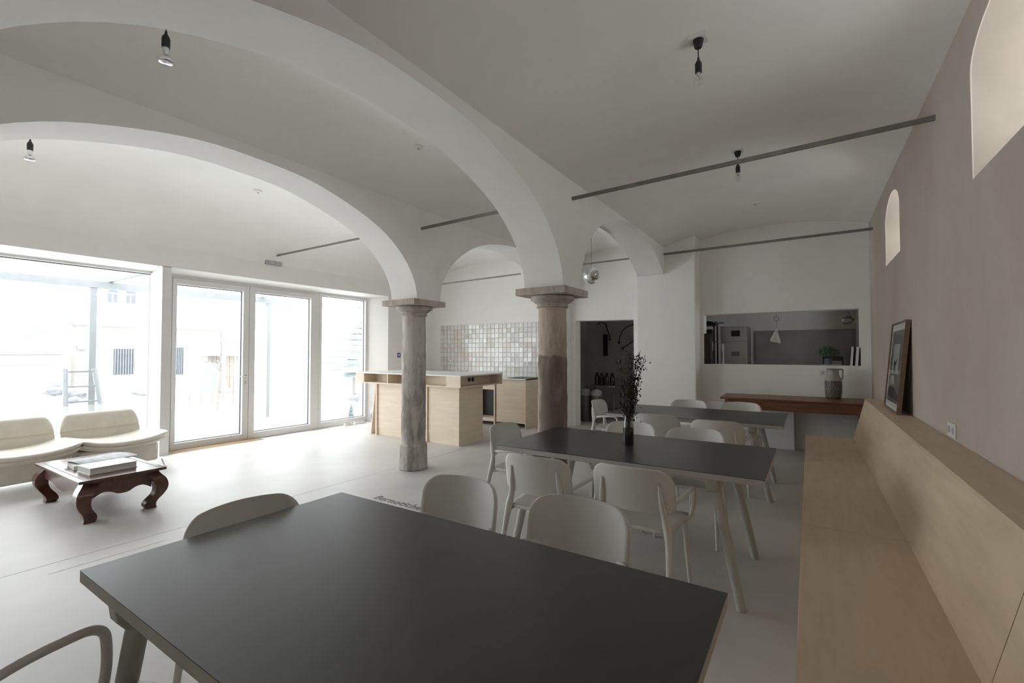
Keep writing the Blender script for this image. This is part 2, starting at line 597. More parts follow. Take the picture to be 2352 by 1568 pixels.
def pr_left(u):
    x = XL - 0.002 + (A2[0] + 0.04 - XL) * u
    s = 2 * u - 1
    if s < 0:
        return x, 2.90 + 0.50 * (1 - abs(s) ** 2.6) ** 0.62, 1 - s * s
    return x, 3.12 + 0.28 * (1 - s ** 2.2), 1 - s * s


vault('ceiling', pr_right, YB + 0.05, 0.19)
vault('ceiling', pr_mid, YK + 0.05, 0.09)
vault('ceiling', pr_left, YK + 0.05, 0.09)

# --- glazing in the left wall
FX0, FX1 = -7.96, -7.86


def fixed_window(name, y0, y1, z0, z1, fw, bottom):
    wn = room(name)
    MB().prism([(y0, z0), (y1, z0), (y1, z1), (y0, z1)], 'x', FX0, FX1,
               [[(y0 + fw, z0 + bottom), (y1 - fw, z0 + bottom), (y1 - fw, z1 - fw), (y0 + fw, z1 - fw)]]).build('window_frame', M['frame'], wn, bevel=0.004)
    g = 0.012
    MB().prism([(y0 + fw, z0 + bottom), (y1 - fw, z0 + bottom), (y1 - fw, z1 - fw), (y0 + fw, z1 - fw)], 'x', FX0 + 0.02, FX1 - 0.055,
               [[(y0 + fw + g, z0 + bottom + g), (y1 - fw - g, z0 + bottom + g), (y1 - fw - g, z1 - fw - g), (y0 + fw + g, z1 - fw - g)]]).build('gasket', M['gasket'], wn)
    B(FX0 + 0.036, FX0 + 0.044, y0 + fw, y1 - fw, z0 + bottom, z1 - fw).build('window_pane', M['glass'], wn)
    return wn


fixed_window('window_1', GY0 - 0.03, 2.70, -0.025, 2.585, 0.035, 0.085)
fixed_window('window_2', 5.325, 6.475, -0.025, 2.585, 0.06, 0.11)
# steel post casing between window and door
struct(B(-7.97, -7.50, 2.655, 2.765, -0.025, 2.63).build('trim_1', M['frame'], bevel=0.004))
# double door
dr = room('door_1')
MB().prism([(2.70, -.025), (2.70, 2.585), (5.325, 2.585), (5.325, -.025), (5.243, -.025), (5.243, 2.533), (2.91, 2.533), (2.91, -.025)], 'x', FX0, FX1 - 0.01).build('door_frame', M['frame'], dr)


def leaf(y0, y1, hinge):
    wl, wr, wt, wb = (0.055, 0.095, 0.085, 0.10) if hinge < 0 else (0.095, 0.095, 0.085, 0.10)
    z0, z1 = -0.016, 2.528
    o = MB().prism([(y0, z0), (y1, z0), (y1, z1), (y0, z1)], 'x', FX0 + 0.01, FX1 + 0.012,
                   [[(y0 + wl, z0 + wb), (y1 - wr, z0 + wb), (y1 - wr, z1 - wt), (y0 + wl, z1 - wt)]]).build('door_leaf', M['frame'], dr, bevel=0.004)
    q = (y0 + wl, y1 - wr, z0 + wb, z1 - wt)
    g = 0.012
    MB().prism([(q[0], q[2]), (q[1], q[2]), (q[1], q[3]), (q[0], q[3])], 'x', FX0 + 0.03, FX1 - 0.045,
               [[(q[0] + g, q[2] + g), (q[1] - g, q[2] + g), (q[1] - g, q[3] - g), (q[0] + g, q[3] - g)]]).build('gasket', M['gasket'], o)
    B(FX0 + 0.046, FX0 + 0.054, q[0], q[1], q[2], q[3]).build('door_pane', M['glass'], o)
    return o


lf = leaf(2.913, 4.012, -1)
leaf(4.018, 5.238, 1)
h = MB().lathe([(0.024, 0), (0.024, 0.010)], 16)
h.v = [(-7.848 + z, 3.965 + x, 1.035 + y) for x, y, z in h.v]
h.tube(smoothpath([(-7.845, 3.965, 1.035), (-7.805, 3.965, 1.035), (-7.792, 3.95, 1.035), (-7.79, 3.84, 1.033)], 5), 0.010, 8)
h.build('door_handle', M['chrome'], lf, smooth=40)
k = MB().lathe([(0.017, 0), (0.017, 0.014)], 14)
k.v = [(-7.848 + z, 3.965 + x * 0.8, 0.925 + y * 1.7) for x, y, z in k.v]
k.build('lock_cylinder', M['chrome'], lf, smooth=40)

# --- stone columns under the arcades
def column(x, y, mt, label):
    t = thing('stone_column', label, 'column', (x, y, 0), 0, 'stone columns carrying the arches')
    t['kind'] = 'thing'
    MB().lathe([(0.186, 0.0), (0.188, 0.02), (0.182, 0.15), (0.180, 0.296), (0.168, 0.312)], 8, ph=R(22.5)).build('column_base', mt, t, bevel=0.012)
    pf = []
    for i in range(25):
        z = 0.31 + (1.90 - 0.31) * i / 24
        pf.append((0.150 - 0.010 * (i / 24) ** 2 + 0.0022 * math.sin(i * 2.3 + x) + 0.0016 * math.sin(i * 5.1), z))
    MB().lathe(pf, 36).build('column_shaft', mt, t, smooth=50)
    MB().lathe([(0.140, 1.872), (0.160, 1.878), (0.163, 1.892), (0.156, 1.902), (0.158, 1.912), (0.176, 1.922), (0.198, 1.938), (0.207, 1.948), (0.221, 1.952), (0.225, 1.968), (0.220, 1.985), (0.205, 1.99)], 36).build('column_capital', STONECAP, t, smooth=40)
    a = MB()
    h = 0.272
    pts = []
    for cx, cy in ((-h, -h), (h, -h), (h, h), (-h, h)):
        pts.append((cx, cy))
    ring = []
    for q in range(4):
        p, n_ = pts[q], pts[(q + 1) % 4]
        for s_ in range(6):
            f_ = s_ / 6
            wob = random.uniform(-0.004, 0.004) if s_ else 0
            ring.append((p[0] + (n_[0] - p[0]) * f_ + wob, p[1] + (n_[1] - p[1]) * f_ + wob))
    a.prism(ring, 'z', 1.99, SPR - 0.002)
    a.build('column_abacus', STONECAP, t, bevel=0.012, seg=3)
    return t


column(-2.185, 4.12, STONE2, 'brown-stained stone column with a dark lower half behind the flower-bottle table')
column(-4.115, 4.10, STONE1, 'grey weathered stone column standing free in front of the wooden island')
column(-2.185, -0.135, STONE2, 'brown stone column beside the camera carrying the near end of the big arch')
column(-4.115, -0.135, STONE1, 'grey stone column behind the sofa area carrying the near end of the second arch')

# --- flat iron tie rods
for nm, a, b, th in (
        ('iron tie rod crossing the vault above the flower-bottle table', (XR + 0.03, 4.0, 2.963), (A1[1] - 0.03, 4.14, 2.963), 0.034),
        ('iron tie rod crossing the vault in front of the serving hatch wall', (XR + 0.03, 7.485, 3.028), (A1[1] - 0.03, 7.58, 3.028), 0.034),
        ('iron tie rod between the two stone columns high in the middle aisle', (A2[1] - 0.03, 4.0, 2.917), (A1[0] + 0.03, 3.95, 2.917), 0.034),
        ('iron tie rod running from window wall to the grey column arch', (XL - 0.03, 4.23, 3.041), (A2[0] + 0.03, 4.23, 3.041), 0.028),
        ('thin iron tie rod above the tiled kitchen wall', (XL - 0.03, 7.15, 2.83), (A2[0] + 0.03, 6.90, 2.83), 0.024),
        ('thin iron tie rod above the store room doorway near the mirror ball', (A2[1] - 0.03, 7.1, 2.91), (A1[0] + 0.03, 7.05, 2.91), 0.024)):
    va, vb = Vector(a), Vector(b)
    d = (vb - va).normalized()
    n_ = d.cross(Vector((0, 0, 1))).normalized()
    m = MB()
    vs = []
    for p in (va, vb):
        for s1, s2 in ((-1, -1), (1, -1), (1, 1), (-1, 1)):
            vs.append(p + n_ * s1 * 0.008 + Vector((0, 0, s2 * th / 2)))
    m.add(vs, [(0, 1, 2, 3), (4, 7, 6, 5), (0, 4, 5, 1), (1, 5, 6, 2), (2, 6, 7, 3), (3, 7, 4, 0)])
    tag(m.build('tie_rod', M['iron']), nm, 'tie rod', 'iron tie rods across the vaults')

# --- glazed hand-made tiles on the kitchen wall (parts of that wall)
tm = []
for q in range(5):
    b = MB()
    e, t_ = 0.0495, 0.011
    b.add([(-e, 0, -e), (e, 0, -e), (e, 0, e), (-e, 0, e), (-e + .004, -t_, -e + .004), (e - .004, -t_, -e + .004), (e - .004, -t_, e - .004), (-e + .004, -t_, e - .004)],
          [(4, 5, 6, 7), (0, 1, 5, 4), (1, 2, 6, 5), (2, 3, 7, 6), (3, 0, 4, 7)])
    tm.append(b.mesh('tile', TILE[q]))
rt = random.Random(3)
for r_ in range(11):
    for c_ in range(27):
        x = -7.20 + 0.1035 * c_
        z = 0.965 + 0.1035 * r_
        wts = [5, 3, 1.6 * (1.4 if c_ < 12 else 0.4), 4, 2.0 * (1.3 if c_ < 14 else 0.4)]
        o = bpy.data.objects.new('tile', tm[rt.choices(range(5), wts)[0]])
        col.objects.link(o)
        o.parent = wk
        o.location = (x, YK - 0.001, z)
        o.rotation_euler = (rt.gauss(0, 0.03), rt.gauss(0, 0.004), rt.gauss(0, 0.03))

# =================================================================== FURNITURE
# --- dining tables: grey trestle frame, charcoal linoleum top
def dining_table(cx, cy, wx, wy, label):
    t = thing('dining_table', label, 'table', (cx, cy, 0), 0, 'grey dining tables with charcoal tops')
    hx, hy = wx / 2, wy / 2
    tp = B(-hx, hx, -hy, hy, 0.703, 0.7375).build('tabletop', M['tedge'], t, bevel=0.002)
    B(-hx, hx, -hy, hy, 0.7375, 0.7405).build('linoleum_surface', M['lino'], tp)
    for sx in (-1, 1):
        pl = []
        for yy, zz in ((-0.36, 0.703), (-0.355, 0.67), (-0.335, 0.645), (-0.30, 0.635), (-0.26, 0.645), (-0.2, 0.66), (0.2, 0.66),
                       (0.26, 0.645), (0.30, 0.635), (0.335, 0.645), (0.355, 0.67), (0.36, 0.703)):
            pl.append((yy * 1.15 - 0.06, 0.703 - (0.703 - zz) * 1.25))
        MB().prism(pl, 'x', sx * 0.60 - 0.03, sx * 0.60 + 0.03).build('leg_bracket', M['tleg'], t, bevel=0.006)
        for sy in (-1, 1):
            P = [(sx * 0.60, sy * 0.345 - 0.055, 0.69), (sx * 0.745, sy * 0.385 - 0.065, 0.0)]
            P = [tuple(a + (b - a) * i / 4 for a, b in zip(*P)) for i in range(5)]
            MB().tube(P, [0.030, 0.030, 0.029, 0.027, 0.025], 20).build('leg', M['tleg'], t, smooth=40)
    B(-0.57, 0.57, -0.045, -0.015, 0.675, 0.703).build('stretcher_rail', M['tleg'], t)
    return t


T1 = dining_table(-1.062, 0.955, 1.72, 0.955, 'bare charcoal-topped dining table filling the bottom of the picture')
T2 = dining_table(-1.075, 3.28, 1.74, 0.98, 'charcoal-topped dining table carrying the bottle of dried flowers')
T3 = dining_table(-1.075, 5.47, 1.73, 1.04, 'charcoal-topped dining table between the flower table and the brown pine table')


# --- armchair in warm white plastic
def backrest_y(x, z):
    return -0.225 + 1.35 * x * x - (z - 0.55) * 0.17


def rounded_rows(n, r_lo, r_hi, h):
    """heights and edge insets for a panel with rounded corners"""
    rows = []
    for i in range(7):
        a = math.pi / 2 * i / 6
        rows.append((r_lo * (1 - math.cos(a)), r_lo * (1 - math.sin(a))))
    for i in range(1, n):
        f = i / n
        rows.append((r_lo + (h - r_lo - r_hi) * f, 0.0))
    for i in range(7):
        a = math.pi / 2 * i / 6
        rows.append((h - r_hi + r_hi * math.sin(a), r_hi * (1 - math.cos(a))))
    return rows


def make_chair(label):
    t = thing('armchair', label, 'chair', (0, 0, 0), 0, 'warm white plastic armchairs around the tables')
    m = MB()
    rows = rounded_rows(5, 0.04, 0.078, 0.232)
    nx = 20
    vs, fs = [], []
    for (hh, ins) in rows:
        z = 0.550 + hh
        wd = 0.232 - ins
        for i in range(nx + 1):
            x = wd * (2 * i / nx - 1)
            zz = z + (0.012 * (1 - (x / 0.232) ** 2) * (hh / 0.232) ** 2)
            vs.append((x, backrest_y(x, zz), zz))
    for j in range(len(rows) - 1):
        for i in range(nx):
            a = j * (nx + 1) + i
            fs.append((a, a + 1, a + nx + 2, a + nx + 1))
    m.add(vs, fs).build('backrest', M['chair'], t, smooth=60, solid=0.013)
    m = MB()
    vs, fs = [], []
    rows = rounded_rows(7, 0.09, 0.085, 0.45)
    for (hh, ins) in rows:
        y = -0.205 + hh
        wd = 0.205 + 0.028 * hh / 0.43 - ins
        for i in range(nx + 1):
            x = wd * (2 * i / nx - 1)
            f = (hh / 0.43)
            z = 0.452 - 0.018 * math.sin(math.pi * min(f * 1.2, 1)) * (1 - (x / 0.24) ** 2) - 0.02 * max(0, f - 0.8) / 0.2
            vs.append((x, y, z))
    for j in range(len(rows) - 1):
        for i in range(nx):
            a = j * (nx + 1) + i
            fs.append((a, a + 1, a + nx + 2, a + nx + 1))
    m.add(vs, fs).build('seat', M['chair'], t, smooth=60, solid=0.022)
    for s in (-1, 1):
        P = [(s * 0.222, -0.295, 0.0), (s * 0.214, -0.250, 0.22), (s * 0.206, -0.212, 0.38), (s * 0.196, -0.196, 0.46),
             (s * 0.178, backrest_y(0.178, 0.54) - 0.015, 0.54), (s * 0.168, backrest_y(0.168, 0.62) - 0.015, 0.62), (s * 0.160, backrest_y(0.16, 0.71) - 0.010, 0.71)]
        P = smoothpath([p + (r,) for p, r in zip(P, (0.011, 0.014, 0.019, 0.023, 0.018, 0.015, 0.007))], 4)
        MB().tube(P, [p[3] for p in P], 10).build('leg', M['chair'], t, smooth=50)
        P = smoothpath([(s * 0.198, -0.205, 0.425), (s * 0.185, -0.15, 0.438), (s * 0.17, -0.09, 0.44)], 4)
        MB().tube(P, 0.015, 8).build('seat_bracket', M['chair'], t, smooth=50)
        P = [(s * 0.205, 0.150, 0.445), (s * 0.214, 0.180, 0.22), (s * 0.224, 0.215, 0.0)]
        MB().tube(P, [0.018, 0.015, 0.011], 10).build('leg', M['chair'], t, smooth=50)
        P = smoothpath([(s * 0.180, -0.192, 0.585), (s * 0.216, -0.135, 0.600), (s * 0.249, -0.03, 0.618), (s * 0.260, 0.065, 0.627),
                        (s * 0.263, 0.115, 0.626), (s * 0.263, 0.143, 0.606), (s * 0.261, 0.150, 0.56), (s * 0.255, 0.148, 0.50), (s * 0.240, 0.135, 0.450), (s * 0.20, 0.115, 0.438)], 5)
        MB().tube(P, 0.0135, 10).build('armrest', M['chair'], t, smooth=50)
    return t


BK = 0.268       # from the chair's origin back to the top of its backrest
chairs = [   # x, y of the backrest top, direction faced (0 = towards the hatch wall)
    (-1.455, 1.84, 180, 'white plastic armchair across the bare table, beside the lettering in the floor'),
    (-0.825, 1.85, 180, 'white plastic armchair across the bare table, on the side towards the bench'),
    (-2.05, 1.01, -90, 'white plastic armchair at the window end of the bare table, only its back rim showing'),
    (-1.47, 0.075, 0, 'white plastic armchair in the bottom corner, one armrest and seat edge in view'),
    (-1.425, 2.395, 0, 'white plastic armchair with its back ribs showing at the flower table, on the column side'),
    (-0.845, 2.46, 0, 'white plastic armchair with its back ribs showing at the flower table, on the bench side'),
    (-2.33, 3.36, -90, 'white plastic armchair at the column end of the flower table, near the wooden island'),
    (-1.35, 4.11, 180, 'white plastic armchair behind the dried flower bottle, facing the bare table'),
    (-0.795, 4.07, 180, 'white plastic armchair across the flower table, nearer the bench than the bottle'),
    (-1.325, 4.70, 0, 'white plastic armchair at the third table with its back to the flower bottle'),
    (-0.735, 4.58, 0, 'white plastic armchair at the third table with its back turned, next to the bench'),
    (-2.42, 5.74, -90, 'white plastic armchair at the end of the third table, in front of the dark doorway'),
    (-1.345, 6.45, 180, 'white plastic armchair across the third table, in front of the white pier'),
    (-0.73, 6.50, 180, 'white plastic armchair across the third table, in front of the brown pine table'),
]
proto = None
for x, y, a, lab in chairs:
    ra = R(a)
    ox, oy = x - math.sin(ra) * BK, y + math.cos(ra) * BK
    if proto is None:
        proto = make_chair(lab)
        proto.location = (ox, oy, 0)
        proto.rotation_euler = (0, 0, ra)
    else:
        dup(proto, (ox, oy, 0), ra, lab)

# --- long built-in bench along the clay wall
bn = thing('bench', 'long pale birch bench with sloping back and ledge built along the clay wall', 'bench', (0, 0, 0))
seats = [(5.02, 6.47), (3.10, 5.015), (1.20, 3.095), (-1.0, 1.195)]
for a, b in seats:
    B(-0.047, 0.425, a, b, 0.432, 0.45).build('seat_panel', M['ply'], bn, bevel=0.0015)
    B(-0.040, -0.022, a, b, 0.0, 0.432).build('front_panel', M['ply'], bn)
for a, b in ((4.96, 6.53), (1.85, 4.955), (-1.0, 1.845)):
    MB().prism([(0.413, 0.45), (0.428, 0.44), (0.540, 0.882), (0.522, 0.882)], 'y', a, b).build('backrest_panel', M['ply'], bn)
B(0.520, 0.716, -1.0, 6.53, 0.882, 0.90).build('ledge', M['ply'], bn, bevel=0.0015)
MB().prism([(-0.022, 0.0), (0.70, 0.0), (0.70, 0.882), (0.530, 0.882), (0.42, 0.432), (-0.022, 0.432)], 'y', 6.44, 6.46).build('end_panel', M['ply'], bn)

# --- framed photograph leaning on the ledge
pf = thing('framed_picture', 'oak-framed black and white photograph leaning against the wall on the bench ledge', 'picture', (0.612, 5.32, 0.9))
pf.rotation_euler = (0, R(5.4), 0)
hy, ht = 0.385, 0.80
pf.location = (0.606, 5.36, 0.902)
MB().prism([(-hy, 0), (hy, 0), (hy, ht), (-hy, ht)], 'x', 0.0, 0.032, [[(-hy + .016, .016), (hy - .016, .016), (hy - .016, ht - .016), (-hy + .016, ht - .016)]]).build('picture_frame', M['oak'], pf)
B(0.012, 0.018, -hy + .014, hy - .014, 0.014, ht - 0.014).build('passepartout', M['mount'], pf)
ph = B(0.010, 0.012, -hy + .075, hy - .075, 0.075, ht - .075).build('photograph', mat('photo_grey', (0.16, 0.16, 0.165), 0.4, 0.25, 5), pf)
lite, mid_, dk = mat('photo_light', (0.52, 0.53, 0.52), 0.4, 0.1, 6), mat('photo_mid', (0.19, 0.19, 0.19), 0.4, 0.3, 6), mat('photo_dark', (0.03, 0.03, 0.03), 0.4, 0.2, 6)
B(0.0088, 0.010, -0.17, 0.17, 0.335, 0.60).build('print_area', lite, ph)
B(0.0088, 0.010, -0.31, 0.31, 0.322, 0.335).build('print_area', mid_, ph)
MB().prism([(-0.10, 0.345), (-0.02, 0.36), (0.0, 0.40), (-0.09, 0.455), (-0.10, 0.47), (0.0, 0.43), (0.02, 0.46), (0.045, 0.43), (0.08, 0.46), (0.07, 0.40), (0.05, 0.35), (0.02, 0.345)], 'x', 0.0080, 0.0088).build('print_area', dk, ph)
MB().prism([(-0.30, 0.10), (0.30, 0.12), (0.30, 0.19), (0.10, 0.22), (-0.05, 0.20), (-0.30, 0.16)], 'x', 0.0088, 0.010).build('print_area', dk, ph)
MB().prism([(-0.05, 0.24), (0.10, 0.23), (0.14, 0.30), (0.05, 0.31)], 'x', 0.0088, 0.010).build('print_area', lite, ph)
B(0.004, 0.007, -hy + .016, hy - .016, 0.016, ht - .016).build('cover_glass', glass_mat('museum_glass', (0.98, 0.98, 0.98), 1.10), pf)


# --- sockets
def socket(pos, axis, n, label):
    t = thing('wall_socket', label, 'socket', pos, 0 if axis == 'y' else R(-90), 'white wall sockets')
    w_ = 0.083 * n
    # local: face towards -Y
    B(-w_ / 2, w_ / 2, -0.009, 0, -0.042, 0.042).build('cover_plate', M['enamel'], t, bevel=0.003)
    for i in range(n):
        c = MB().lathe([(0.021, 0.0), (0.021, 0.002)], 18)
        c.v = [(x - w_ / 2 + 0.0415 + 0.083 * i, -0.0095 - z, y) for x, y, z in c.v]
        c.build('socket_well', M['print'], t, smooth=40)
    return t


socket((XR, 3.745, 0.957), 'x', 2, 'white double wall socket on the clay wall just above the bench ledge').rotation_euler = (0, 0, R(-90))
socket((-6.935, YK - 0.016, 1.22), 'y', 2, 'white double socket in the tiles behind the grey stone column')
socket((-4.88, YK - 0.016, 1.205), 'y', 2, 'white double socket in the tiles next to the brown stone column')
socket((0.165, YB, 1.135), 'y', 1, 'white single socket below the serving hatch behind the jug')

# --- waxed pine table below the hatch
pt = thing('pine_table', 'long reddish brown pine table against the wall under the serving hatch', 'table', (-0.23, 7.52, 0), R(2.0))
B(-0.86, 0.91, -0.37, 0.37, 0.765, 0.79).build('tabletop', M['brown'], pt, bevel=0.006)
B(-0.80, 0.86, -0.34, -0.315, 0.63, 0.765).build('apron', M['brown'], pt)
B(-0.80, 0.86, 0.315, 0.34, 0.63, 0.765).build('apron', M['brown'], pt)
for sx in (-0.78, 0.82):
    B(sx, sx + 0.025, -0.32, 0.32, 0.64, 0.765).build('apron', M['brown'], pt)
    for sy in (-0.345, 0.285):
        B(sx - 0.02, sx + 0.04, sy, sy + 0.06, 0.0, 0.765).build('leg', M['brown'], pt, bevel=0.004)

# white low panel under it
wp = thing('cabinet', 'low white cupboard standing on the floor under the brown pine table', 'cupboard', (-0.78, 7.88, 0))
B(-0.61, 0.59, -0.03, 0.06, 0.0, 0.66).build('body', M['whitelam'], wp, bevel=0.002)
B(-0.60, -0.005, -0.046, -0.03, 0.012, 0.65).build('door', M['whitelam'], wp, bevel=0.002)
B(0.0, 0.585, -0.046, -0.03, 0.012, 0.65).build('door', M['whitelam'], wp, bevel=0.002)

# ceramic jug
jg = thing('ceramic_jug', 'beige ceramic handled jug with dark relief-patterned belly on the pine table', 'jug', (0.275, 7.70, 0.79))
MB().lathe([(0.070, 0), (0.085, 0.005), (0.088, 0.025), (0.098, 0.10), (0.099, 0.20), (0.097, 0.245), (0.09, 0.25)], 32).build('belly', M['ceramicdark'], jg, smooth=40)
MB().lathe([(0.097, 0.246), (0.095, 0.265), (0.080, 0.295), (0.067, 0.34), (0.063, 0.38), (0.070, 0.405), (0.078, 0.412), (0.070, 0.413), (0.058, 0.40), (0.055, 0.34)], 32).build('neck', M['ceramic'], jg, smooth=50)
MB().tube(smoothpath([(0.068, 0, 0.402), (0.10, 0, 0.405), (0.108, 0, 0.385), (0.106, 0, 0.30), (0.097, 0, 0.262)], 5), 0.009, 8).build('handle', M['ceramic'], jg, smooth=50)
rl = MB()
for ring in range(4):
    for q in range(16):
        a0 = 2 * math.pi * (q + 0.5 * (ring % 2)) / 16
        zc = 0.055 + 0.052 * ring
        rad = 0.0935 + 0.004 * ring if ring < 2 else 0.0985
        P = []
        for s_ in range(9):
            b_ = 2 * math.pi * s_ / 8
            aa = a0 + 0.15 * math.cos(b_)
            P.append((rad * math.cos(aa), rad * math.sin(aa), zc + 0.024 * math.sin(b_)))
        rl.tube(P, 0.0028, 5, caps=False)
o = rl.build('relief_pattern', M['ceramic'], jg, smooth=60)
o['kind'] = 'stuff'

# --- bottle with dried flowers on table 2
bt = thing('flower_bottle', 'dark glass bottle holding dried flowers on the second table', 'bottle', (-1.13, 3.32, 0.7405))
MB().lathe([(0.034, 0), (0.039, 0.004), (0.040, 0.12), (0.0395, 0.125)], 24).build('liquid_body', M['bottledark'], bt, smooth=40)
MB().lathe([(0.0398, 0.123), (0.038, 0.15), (0.028, 0.19), (0.023, 0.225), (0.024, 0.235)], 24).build('bottle_neck', M['bottle'], bt, smooth=50)
bq = thing('dried_flowers', 'tall bunch of dark dried flowers standing in the glass bottle', 'flowers', (-1.13, 3.32, 0.7405))
rb = random.Random(11)
for q in range(19):
    a = rb.uniform(0, 6.28)
    ln = rb.uniform(0.36, 0.66)
    sp = rb.uniform(0.02, 0.10) if q < 13 else rb.uniform(0.08, 0.13)
    if q >= 13:
        a = rb.uniform(-0.2, 0.9)
        ln = rb.uniform(0.40, 0.58)
    ex, ey = math.cos(a) * sp, math.sin(a) * sp
    P = smoothpath([(ex * 0.10, ey * 0.10, 0.12), (ex * 0.15, ey * 0.15, 0.24), (ex * 0.5, ey * 0.5, 0.12 + ln * 0.55), (ex, ey, 0.12 + ln)], 4)
    st = MB().tube(P, [0.0028, 0.0016], 5).build('stem', M['dry'], bq)
    hd = MB()
    for s_ in range(44 if q >= 13 else 60):
        f = rb.uniform(0.30, 1.0)
        i = min(int(f * (len(P) - 1)), len(P) - 2)
        p = P[i]
        k_ = 0.026 if q >= 13 else 0.022
        c = (p[0] + rb.gauss(0, k_ * 0.8), p[1] + rb.gauss(0, k_ * 0.8), p[2] + rb.gauss(0, 0.012))
        rr_ = rb.uniform(0.0035, 0.0085)
        if q >= 13:
            hd.ball(c, rr_, 5, 3)
        else:
            hd.tube([c, (c[0] + rb.gauss(0, 0.008), c[1] + rb.gauss(0, 0.008), c[2] + rb.uniform(0.01, 0.035))], [rr_ * 0.55, 0.0008], 4)
    hb = hd.build('seed_heads', M['drydark'] if q >= 13 or q % 3 == 0 else M['dry'], st)
    hb['kind'] = 'stuff'

# --- kitchen island in pale birch
il = thing('kitchen_island', 'pale birch kitchen island with open cubbies under its overhanging top', 'counter', (-5.40, 5.85, 0))
X0, X1, Y0, Y1 = -0.93, 0.93, -0.44, 0.16       # body, local
B(X0 + 0.03, X1 - 0.02, Y0 + 0.02, Y1, 0.135, 0.895).build('body', M['plyz'], il)
B(X0 + 0.03, X1 - 0.02, Y0 + 0.012, Y1 - 0.01, 0.0, 0.135).build('plinth', M['plyz'], il)
for a, b in ((X0 + 0.035, 0.25), (0.29, X1 - 0.022)):
    B(a + 0.005, b - 0.005, Y0 + 0.004, Y0 + 0.02, 0.135, 0.895).build('front_panel', M['plyz'], il)
for a in (X0, 0.25):
    B(a, a + 0.035, Y0 - 0.02, Y0 + 0.03, 0.0, 0.895).build('upright', M['plyz'], il)
B(X1 - 0.02, X1, Y0 - 0.004, Y1, 0.0, 0.895).build('end_panel', M['plyz'], il)
TX0, TX1, TY0, TY1 = -1.33, 1.05, -0.56, 0.55
B(TX0, TX1, TY0, TY1, 0.895, 0.913).build('lower_board', M['plyz'], il)
B(TX0, TX1, TY0, TY1, 1.063, 1.082).build('worktop', M['whitelam'], il, bevel=0.002)
B(TX0, TX0 + 0.20, TY0, TY0 + 0.018, 0.913, 1.063).build('cubby_front', M['plyz'], il)
B(TX1 - 0.26, TX1, TY0, TY0 + 0.018, 0.913, 1.063).build('cubby_front', M['plyz'], il)
B(TX0, TX0 + 0.018, TY0 + 0.018, TY1, 0.913, 1.063).build('cubby_side', M['plyz'], il)
for a in (TX0 + 0.20, TX0 + 0.80, 0.0, TX1 - 0.28):
    B(a, a + 0.018, TY0 + 0.002, TY0 + 0.24, 0.913, 1.063).build('divider', M['plyz'], il)
B(TX0 + 0.02, TX1 - 0.25, TY0 + 0.24, TY0 + 0.258, 0.913, 1.063).build('cubby_back', M['plyz'], il)
B(TX1 - 0.25, TX1 - 0.232, TY0 + 0.02, TY1 - 0.02, 0.913, 1.063).build('cubby_back', M['plyz'], il)
B(TX1 - 0.24, TX1, TY1 - 0.018, TY1, 0.913, 1.063).build('cubby_side', M['plyz'], il)
for yy in (-0.06, 0.03):
    c = MB().lathe([(0.034, 0), (0.034, 0.008), (0.02, 0.008)], 20)
    c.v = [(TX1 - 0.232 + z, yy + x, 0.99 + y) for x, y, z in c.v]
    c.build('socket', M['black'], il, smooth=40)
# loose board leaning on its end
lb = tag(MB().prism([(-6.49, 0.0), (-6.47, 0.0), (-6.355, 0.87), (-6.375, 0.87)], 'y', 5.42, 5.95).build('leaning_board', M['plyz']), 'narrow birch board leaning against the window end of the kitchen island', 'board')

# --- kitchen run along the tiled wall
kr = thing('kitchen_counter', 'pale birch base cabinets with white worktop along the tiled wall', 'cabinet', (0, 0, 0))
B(-4.447, -4.43, 7.29, 8.085, 0.0, 0.925).build('end_panel', M['plyz'], kr)
B(-5.13, -4.45, 7.33, 8.085, 0.10, 0.905).build('cabinet_body', M['plyz'], kr)
B(-5.115, -4.455, 7.31, 7.33, 0.09, 0.90).build('cabinet_front', M['plyz'], kr, bevel=0.001)
B(-5.16, -5.135, 7.29, 8.085, 0.0, 0.905).build('end_panel', M['plyz'], kr)
B(-5.78, -5.16, 7.31, 7.33, 0.70, 0.905).build('drawer_front', M['plyz'], kr)
B(-5.78, -5.16, 7.31, 8.08, 0.08, 0.15).build('plinth', M['plyz'], kr)
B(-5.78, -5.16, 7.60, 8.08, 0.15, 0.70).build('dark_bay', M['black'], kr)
B(-5.80, -5.78, 7.29, 8.085, 0.0, 0.905).build('end_panel', M['plyz'], kr)
B(-7.35, -5.80, 7.33, 8.085, 0.10, 0.905).build('cabinet_body', M['plyz'], kr)
for a in (-7.35, -6.83, -6.31):
    B(a + 0.003, a + 0.507, 7.31, 7.33, 0.10, 0.90).build('cabinet_front', M['plyz'], kr, bevel=0.001)
B(-7.36, -4.43, 7.28, 8.085, 0.905, 0.925).build('worktop', M['whitelam'], kr, bevel=0.001)
tag(B(-4.95, -4.46, 7.45, 7.98, 0.926, 0.934).build('cooktop', M['black'], bevel=0.003), 'flat black glass cooktop lying on the kitchen worktop', 'cooktop')

# --- cream leather sofa by the window
sf = thing('sofa', 'low cream leather sofa with two curved seats in front of the big window', 'sofa', (-7.08, 1.62, 0), R(5))


